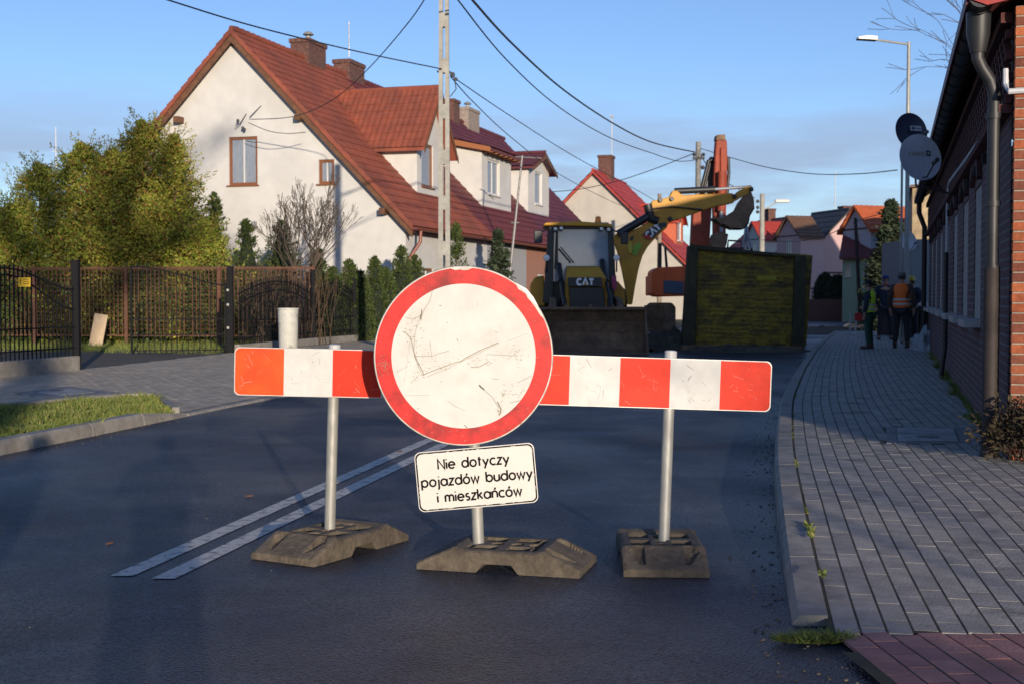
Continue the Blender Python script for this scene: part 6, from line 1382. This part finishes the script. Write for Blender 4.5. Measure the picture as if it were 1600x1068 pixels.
def person(label, loc, rz, H, arms, trousers, jacket, vest=None, hat=None, hatm=None, stance=.0, turn=0, group=None, collar=None, stripes=True):
    h = H; J = {}
    def j(n, x, y, z, r, r2=None): J[n] = (Vector((x, y, z)) * h, r * h, (r2 or r) * h)
    j('pel', 0, 0, .53, .072, .055); j('sp', 0, .005, .63, .068, .052); j('ch', 0, .0, .75, .088, .058); j('nk', 0, -.005, .835, .030); j('hb', 0, -.012, .872, .036, .042); j('hd', 0, -.015, .925, .043, .052); j('ht', 0, -.01, .968, .030, .036)
    for s, n in ((-1, 'l'), (1, 'r')):
        st = stance * s
        j('hip' + n, s * .052, 0, .49, .052); j('kn' + n, s * (.056 + stance), -.012 + st * .3, .28, .036); j('an' + n, s * (.060 + stance * 1.6), .012 + st * .4, .055, .024); j('to' + n, s * (.072 + stance * 1.6), -.075 + st * .4, .022, .024, .018)
        el, wr, hn = arms[0 if s < 0 else 1]; sx = s * .112
        j('sh' + n, sx, .0, .80, .038); j('el' + n, *el, .027); j('wr' + n, *wr, .018); j('pa' + n, *hn, .018, .012)
        d = (Vector(hn) - Vector(wr)).normalized(); side = Vector((s, 0, 0)) - d * d.x * s; side = side.normalized() if side.length > .1 else Vector((0, 1, 0)); nn = d.cross(side)
        for k in range(4):
            a = Vector(hn) + d * .018 + nn * (.0095 * (k - 1.5)); L_ = (.030, .036, .033, .025)[k]; m1 = a + d * L_ * .5 - side * .004; m2 = a + d * L_ - side * .014
            J[f'f{k}a' + n] = (a * h, .0062 * h, .0062 * h); J[f'f{k}b' + n] = (m1 * h, .0055 * h, .0055 * h); J[f'f{k}c' + n] = (m2 * h, .0048 * h, .0048 * h)
        t = Vector(wr).lerp(Vector(hn), .5) + nn * -.018; J['ta' + n] = (t * h, .007 * h, .007 * h); J['tb' + n] = ((t + d * .025 - nn * .010 - side * .008) * h, .006 * h, .006 * h)
    E = [('pel', 'sp'), ('sp', 'ch'), ('ch', 'nk'), ('nk', 'hb'), ('hb', 'hd'), ('hd', 'ht')]
    for n in 'lr':
        E += [('pel', 'hip' + n), ('hip' + n, 'kn' + n), ('kn' + n, 'an' + n), ('an' + n, 'to' + n), ('ch', 'sh' + n), ('sh' + n, 'el' + n), ('el' + n, 'wr' + n), ('wr' + n, 'pa' + n), ('wr' + n, 'ta' + n), ('ta' + n, 'tb' + n)]
        for k in range(4): E += [('pa' + n, f'f{k}a' + n), (f'f{k}a' + n, f'f{k}b' + n), (f'f{k}b' + n, f'f{k}c' + n)]
    o = skin_mesh('person', J, E, M_skin, None); o.location = loc; o.rotation_euler = (0, 0, rz); tag(o, label, 'person', group)
    def sub(keys, scale, add=0): return {k: (J[k][0], J[k][1] * scale + add * h, J[k][2] * scale + add * h) for k in keys}
    def ed(keys): return [e for e in E if e[0] in keys and e[1] in keys]
    k1 = ['pel', 'hipl', 'hipr', 'knl', 'knr', 'anl', 'anr']; jj = sub(k1, 1.15, .006)
    for n in 'lr': jj['an' + n] = (J['an' + n][0] + Vector((0, 0, .012 * h)), .034 * h, .036 * h); jj['kn' + n] = (J['kn' + n][0], .044 * h, .046 * h)
    skin_mesh('trousers', jj, ed(k1), trousers, o)
    k2 = ['sp', 'pel', 'ch', 'nk', 'shl', 'shr', 'ell', 'elr', 'wrl', 'wrr']; jj = sub(k2, 1.16, .008); jj['pel'] = (J['pel'][0] + Vector((0, 0, -.025 * h)), .094 * h, .078 * h); jj['sp'] = (J['sp'][0], .090 * h, .074 * h); jj['nk'] = (J['nk'][0] - Vector((0, 0, .012 * h)), .042 * h, .042 * h)
    jk = skin_mesh('jacket', jj, ed(k2), jacket, o)
    if collar: MB().lathe([(.048 * h, -.012 * h), (.052 * h, .0), (.044 * h, .016 * h)], 16, J['nk'][0] + Vector((0, 0, .0))).build('collar', collar, jk, smooth=True)
    if vest:
        # sleeveless hi-vis vest: a tapered elliptical shell over the jacket with two reflective bands
        prof = [(.108, .072, .525), (.106, .072, .58), (.103, .074, .64), (.110, .080, .70), (.116, .082, .76), (.104, .074, .81), (.060, .052, .842)]
        b = MB(); n = 28
        for rx, ry, z in prof:
            for i in range(n): a = 2 * math.pi * i / n; b.v.append((rx * h * math.cos(a), ry * h * math.sin(a), z * h))
        for q in range(len(prof) - 1):
            for i in range(n): 
                a = math.degrees(2 * math.pi * (i + .5) / n) % 180
                if q >= 4 and (a < 18 or a > 162): continue
                b.f.append((q * n + i, q * n + (i + 1) % n, (q + 1) * n + (i + 1) % n, (q + 1) * n + i)); b.mi.append(0)
        v = b.build('safety_vest', vest, o, smooth=True)
        for z in (.575, .635):
            b = MB(); b.lathe([(1, z * h - .022), (1, z * h + .022)], 28, (0, 0, 0), lambda p: Vector((p.x * .1085 * h, p.y * .0765 * h, p.z))); 
            b.f = b.f[:-2]; b.mi = b.mi[:-2]; b.build('reflective_band', mat('reflective_grey', (.50, .52, .48), .4), v)
    for n in 'lr':
        a, t = J['an' + n][0], J['to' + n][0]; d = (t - a); d.z = 0; d.normalize(); c = a.lerp(t, .45)
        b = MB(); b.box((c.x, c.y, .026 * h), (.052 * h, .155 * h, .040 * h), math.atan2(d.y, d.x) - math.pi / 2, taper=.8); b.box((a.x, a.y, .055 * h), (.05 * h, .055 * h, .05 * h), None); b.build('boot', mat('boot_dark', (.03, .022, .018), .8), o, bevel=.012, seg=2)
    hc = J['hd'][0]
    face = MB(); face.ball(hc + Vector((0, -.056, -.002)) * h, .008 * h, 8, 6, (1, 1.2, 1.5)); face.ball(hc + Vector((-.046, 0, 0)) * h, .011 * h, 8, 6, (.5, 1, 1.5)); face.ball(hc + Vector((.046, 0, 0)) * h, .011 * h, 8, 6, (.5, 1, 1.5)); face.build('nose_and_ears', M_skin, o, smooth=True)
    e = MB(); [e.ball(hc + Vector((s * .017, -.049, .010)) * h, .005 * h, 8, 6) for s in (-1, 1)]; e.box(hc + Vector((0, -.052, -.024)) * h, (.022 * h, .004 * h, .004 * h)); e.build('eyes_and_mouth', mat('face_dark', (.05, .025, .02), .5), o)
    if hat == 'beanie': MB().lathe([(.052 * h, -.0), (.054 * h, .010 * h), (.050 * h, .035 * h), (.036 * h, .058 * h), (.012 * h, .068 * h)], 20, hc + Vector((0, .002, .008)) * h, lambda p: Vector((p.x * .95, p.y * 1.12, p.z))).build('beanie', hatm, o, smooth=True)
    if hat == 'cap':
        c = MB().lathe([(.050 * h, 0), (.051 * h, .018 * h), (.044 * h, .038 * h), (.02 * h, .048 * h)], 20, hc + Vector((0, .0, .018)) * h, lambda p: Vector((p.x * .95, p.y * 1.1, p.z))); c.prism([(-.036, -.045), (.036, -.045), (.028, -.085), (0, -.095), (-.028, -.085)], .018, .024, lambda p, d: hc + Vector((p[0], p[1], d)) * h); c.build('cap', hatm, o, smooth=True)
    if hat == 'helmet':
        c = MB().lathe([(.060 * h, 0), (.058 * h, .006 * h), (.056 * h, .03 * h), (.045 * h, .055 * h), (.02 * h, .068 * h)], 20, hc + Vector((0, .0, .016)) * h, lambda p: Vector((p.x * .95, p.y * 1.15, p.z))); c.build('hard_hat', hatm, o, smooth=True)
    MB().lathe([(.046 * h, -.03 * h), (.049 * h, .0), (.047 * h, .02 * h)], 16, hc + Vector((0, .010, .0)) * h, lambda p: Vector((p.x, p.y * .95, p.z))).build('hair', mat('hair_brown', (.05, .035, .025), .9), o, smooth=True)
    return o
down = (((-.150, .01, .655), (-.150, -.025, .52), (-.148, -.035, .465)), ((.150, .01, .655), (.150, -.025, .52), (.148, -.035, .465)))
fold = (((-.155, .015, .66), (-.085, -.10, .60), (-.045, -.115, .60)), ((.155, .015, .66), (.085, -.10, .585), (.045, -.115, .585)))
hold = (((-.155, .02, .66), (-.11, -.095, .57), (-.095, -.13, .585)), ((.155, .01, .655), (.150, -.02, .52), (.146, -.03, .465)))
M_grn = mat('green_trousers', (.012, .06, .035), .85, noise=.15); M_nvy = mat('dark_navy', (.018, .022, .04), .85, noise=.15); M_drk = mat('dark_work_cloth', (.028, .026, .03), .9, noise=.2)
M_hvy = mat('hi_vis_yellow', (.62, .85, .03), .7, noise=.06); M_hvo = mat('hi_vis_orange', (.95, .17, .02), .7, noise=.06); M_brn = mat('brown_sleeve', (.07, .045, .035), .9)
def px_on(u, v, z=.11): p = G(u, v, z); return (p.x, p.y, z)
def hgt(u, vt, vb, z=.11): p = G(u, vb, z); return P(u, vt, p.y).z - z
gw = 'workers talking on the pavement'
person('worker in yellow safety vest, green trousers and black beanie, nearest the road', px_on(1358, 545), R(-125), hgt(1358, 437, 545), hold, M_grn, M_nvy, M_hvy, 'beanie', mat('black_knit', (.01, .01, .012), .95), stance=.012, group=gw)
person('worker in dark clothes with blue cap and red collar, behind the yellow vest', px_on(1383, 531), R(-8), hgt(1383, 429, 531), down, M_drk, M_nvy, None, 'cap', mat('blue_cap', (.02, .04, .18), .8), stance=.02, group=gw, collar=mat('red_cloth', (.30, .03, .02), .8))
person('worker in orange safety vest and grey cap seen from behind', px_on(1408, 544), R(150), hgt(1408, 424, 544), down, M_drk, M_brn, M_hvo, 'cap', mat('grey_cap', (.13, .13, .13), .9), stance=.012, group=gw)
person('worker with yellow hard hat half hidden behind the orange vest', px_on(1424, 537), R(-60), hgt(1424, 432, 537), fold, M_drk, M_nvy, None, 'helmet', mat('helmet_yellow', (.60, .42, .02), .4), stance=.012, group=gw)
# folding sign frame leaning beside them
fs = empty('sign_stand', (P(1336, 463, 33).x, 33, .1), R(10), 'white folding sign stand with a red plate left of the yellow vest', 'sign stand')
b = MB(); 
for x in (-.09, .07): b.tube([(x - .05, 0, 0), (x, .08, .80)], .016, 6)
b.tube([(-.13, 0, .25), (.03, .02, .25)], .012, 5); b.build('frame', mat('white_tube', (.55, .57, .6), .5), fs); MB().box((.10, .0, .68), (.20, .02, .20)).build('plate', mat('red_plate', (.55, .03, .03), .5), fs)

# ------------------------------------------------------------------ behind the camera: what throws the long shadows, with added casters
person('photographer standing just behind the camera in a dark coat', (.02, -.42, 0), R(180), 1.74, (((-.17, .0, .70), (-.07, -.12, .80), (-.04, -.13, .84)), ((.17, .0, .70), (.07, -.12, .80), (.04, -.13, .84))), M_nvy, M_drk, None, 'beanie', MATS['black_knit'], stance=.02)
person('bystander added to the left behind the camera to shade the road', (-.95, -.9, 0), R(180), 1.78, down, M_nvy, M_drk, None, 'cap', MATS['grey_cap'], stance=.02)  # unseen figure, added to cast shade over the left of the road
shrub('bare_tree', 'tall leafless tree behind the camera', (6.2, -31, 0), 1, 6.4, .40, 6, M_twig, 5, spread=.50, up=.10, tilt=.05, kids=(3, 3), ratio=.76, cat='tree', minr=.05)
shrub('bare_tree', 'second leafless tree added behind the camera to dim the right barrier board', (7.3, -13, 0), 1, 1.6, .08, 6, M_twig, 15, spread=.60, up=.06, tilt=.03, kids=(3, 3), ratio=.76, cat='tree', minr=.011)  # unseen tree, added so its twigs dim the right board

conifer('thuja_tree', (7.9, -3.2, 0), 2.75, 1.0, M_th2, M_bark, 'broad thuja added behind the camera to shade the brick corner', n=6000, tips=150, power=.35, leaf=.1, clump=.15, seed=91)  # unseen shadow caster, added for the bush and lower corner bricks
# dead leaves, grit and pebbles on the asphalt
M_leaf = mat('dead_leaf_brown', (.16, .07, .035), .8, noise=.3)
for (u, v, a, l) in ((389, 776, .3, 'brown dead leaf on the asphalt left of the centre lines'), (171, 850, 1.2, 'dark crumpled leaf on the asphalt before the line ends'), (625, 706, .8, 'small dark leaf lying beside the double line'), (1197, 716, 2.0, 'small pale leaf near the foot of the right kerb')):
    p = G(u, v, 0); o = MB(); pts = [(-.03, 0, .004), (-.012, .012, .012), (.012, .014, .008), (.032, .002, .014), (.012, -.012, .005), (-.014, -.011, .012)]; o.add(pts + [(x, y, z + .0015) for x, y, z in pts], [(0, 1, 2, 3, 4, 5), (11, 10, 9, 8, 7, 6)] + [(i, i + 6, (i + 1) % 6 + 6, (i + 1) % 6) for i in range(6)])
    o = o.build('dead_leaf', M_leaf); o.location = (p.x, p.y, 0); o.rotation_euler = (0, 0, a); tag(o, l, 'leaf', 'dead leaves on the road')
rs = np.random.RandomState(3); b = MB()
for i in range(900):
    t = rs.rand()
    if t < .45: y = rs.uniform(5, 26); x = kx(y) - abs(rs.normal()) * .10 - .01
    elif t < .65: y = rs.uniform(6, 22); x = lx(y) + abs(rs.normal()) * .12 + .01
    elif t < .8: y = rs.uniform(3.4, 5.0); x = rs.uniform(.9, 1.45)
    else: y = rs.uniform(3.5, 18); x = rs.uniform(lx(y) + .1, kx(y) - .1)
    s_ = rs.uniform(.003, .010) * (1 if t < .8 else .6); b.box((x, y, s_ * .3), (s_ * 1.5, s_, s_ * .7), rs.rand() * 3)
o = b.build('grit', mat('grit_stone', (.8, .8, .8), .9, island=[(.04, .035, .03), (.10, .085, .07), (.17, .15, .12), (.06, .045, .03)])); o['kind'] = 'stuff'; tag(o, 'loose grit and pebbles along the kerbs and on the asphalt', 'grit')
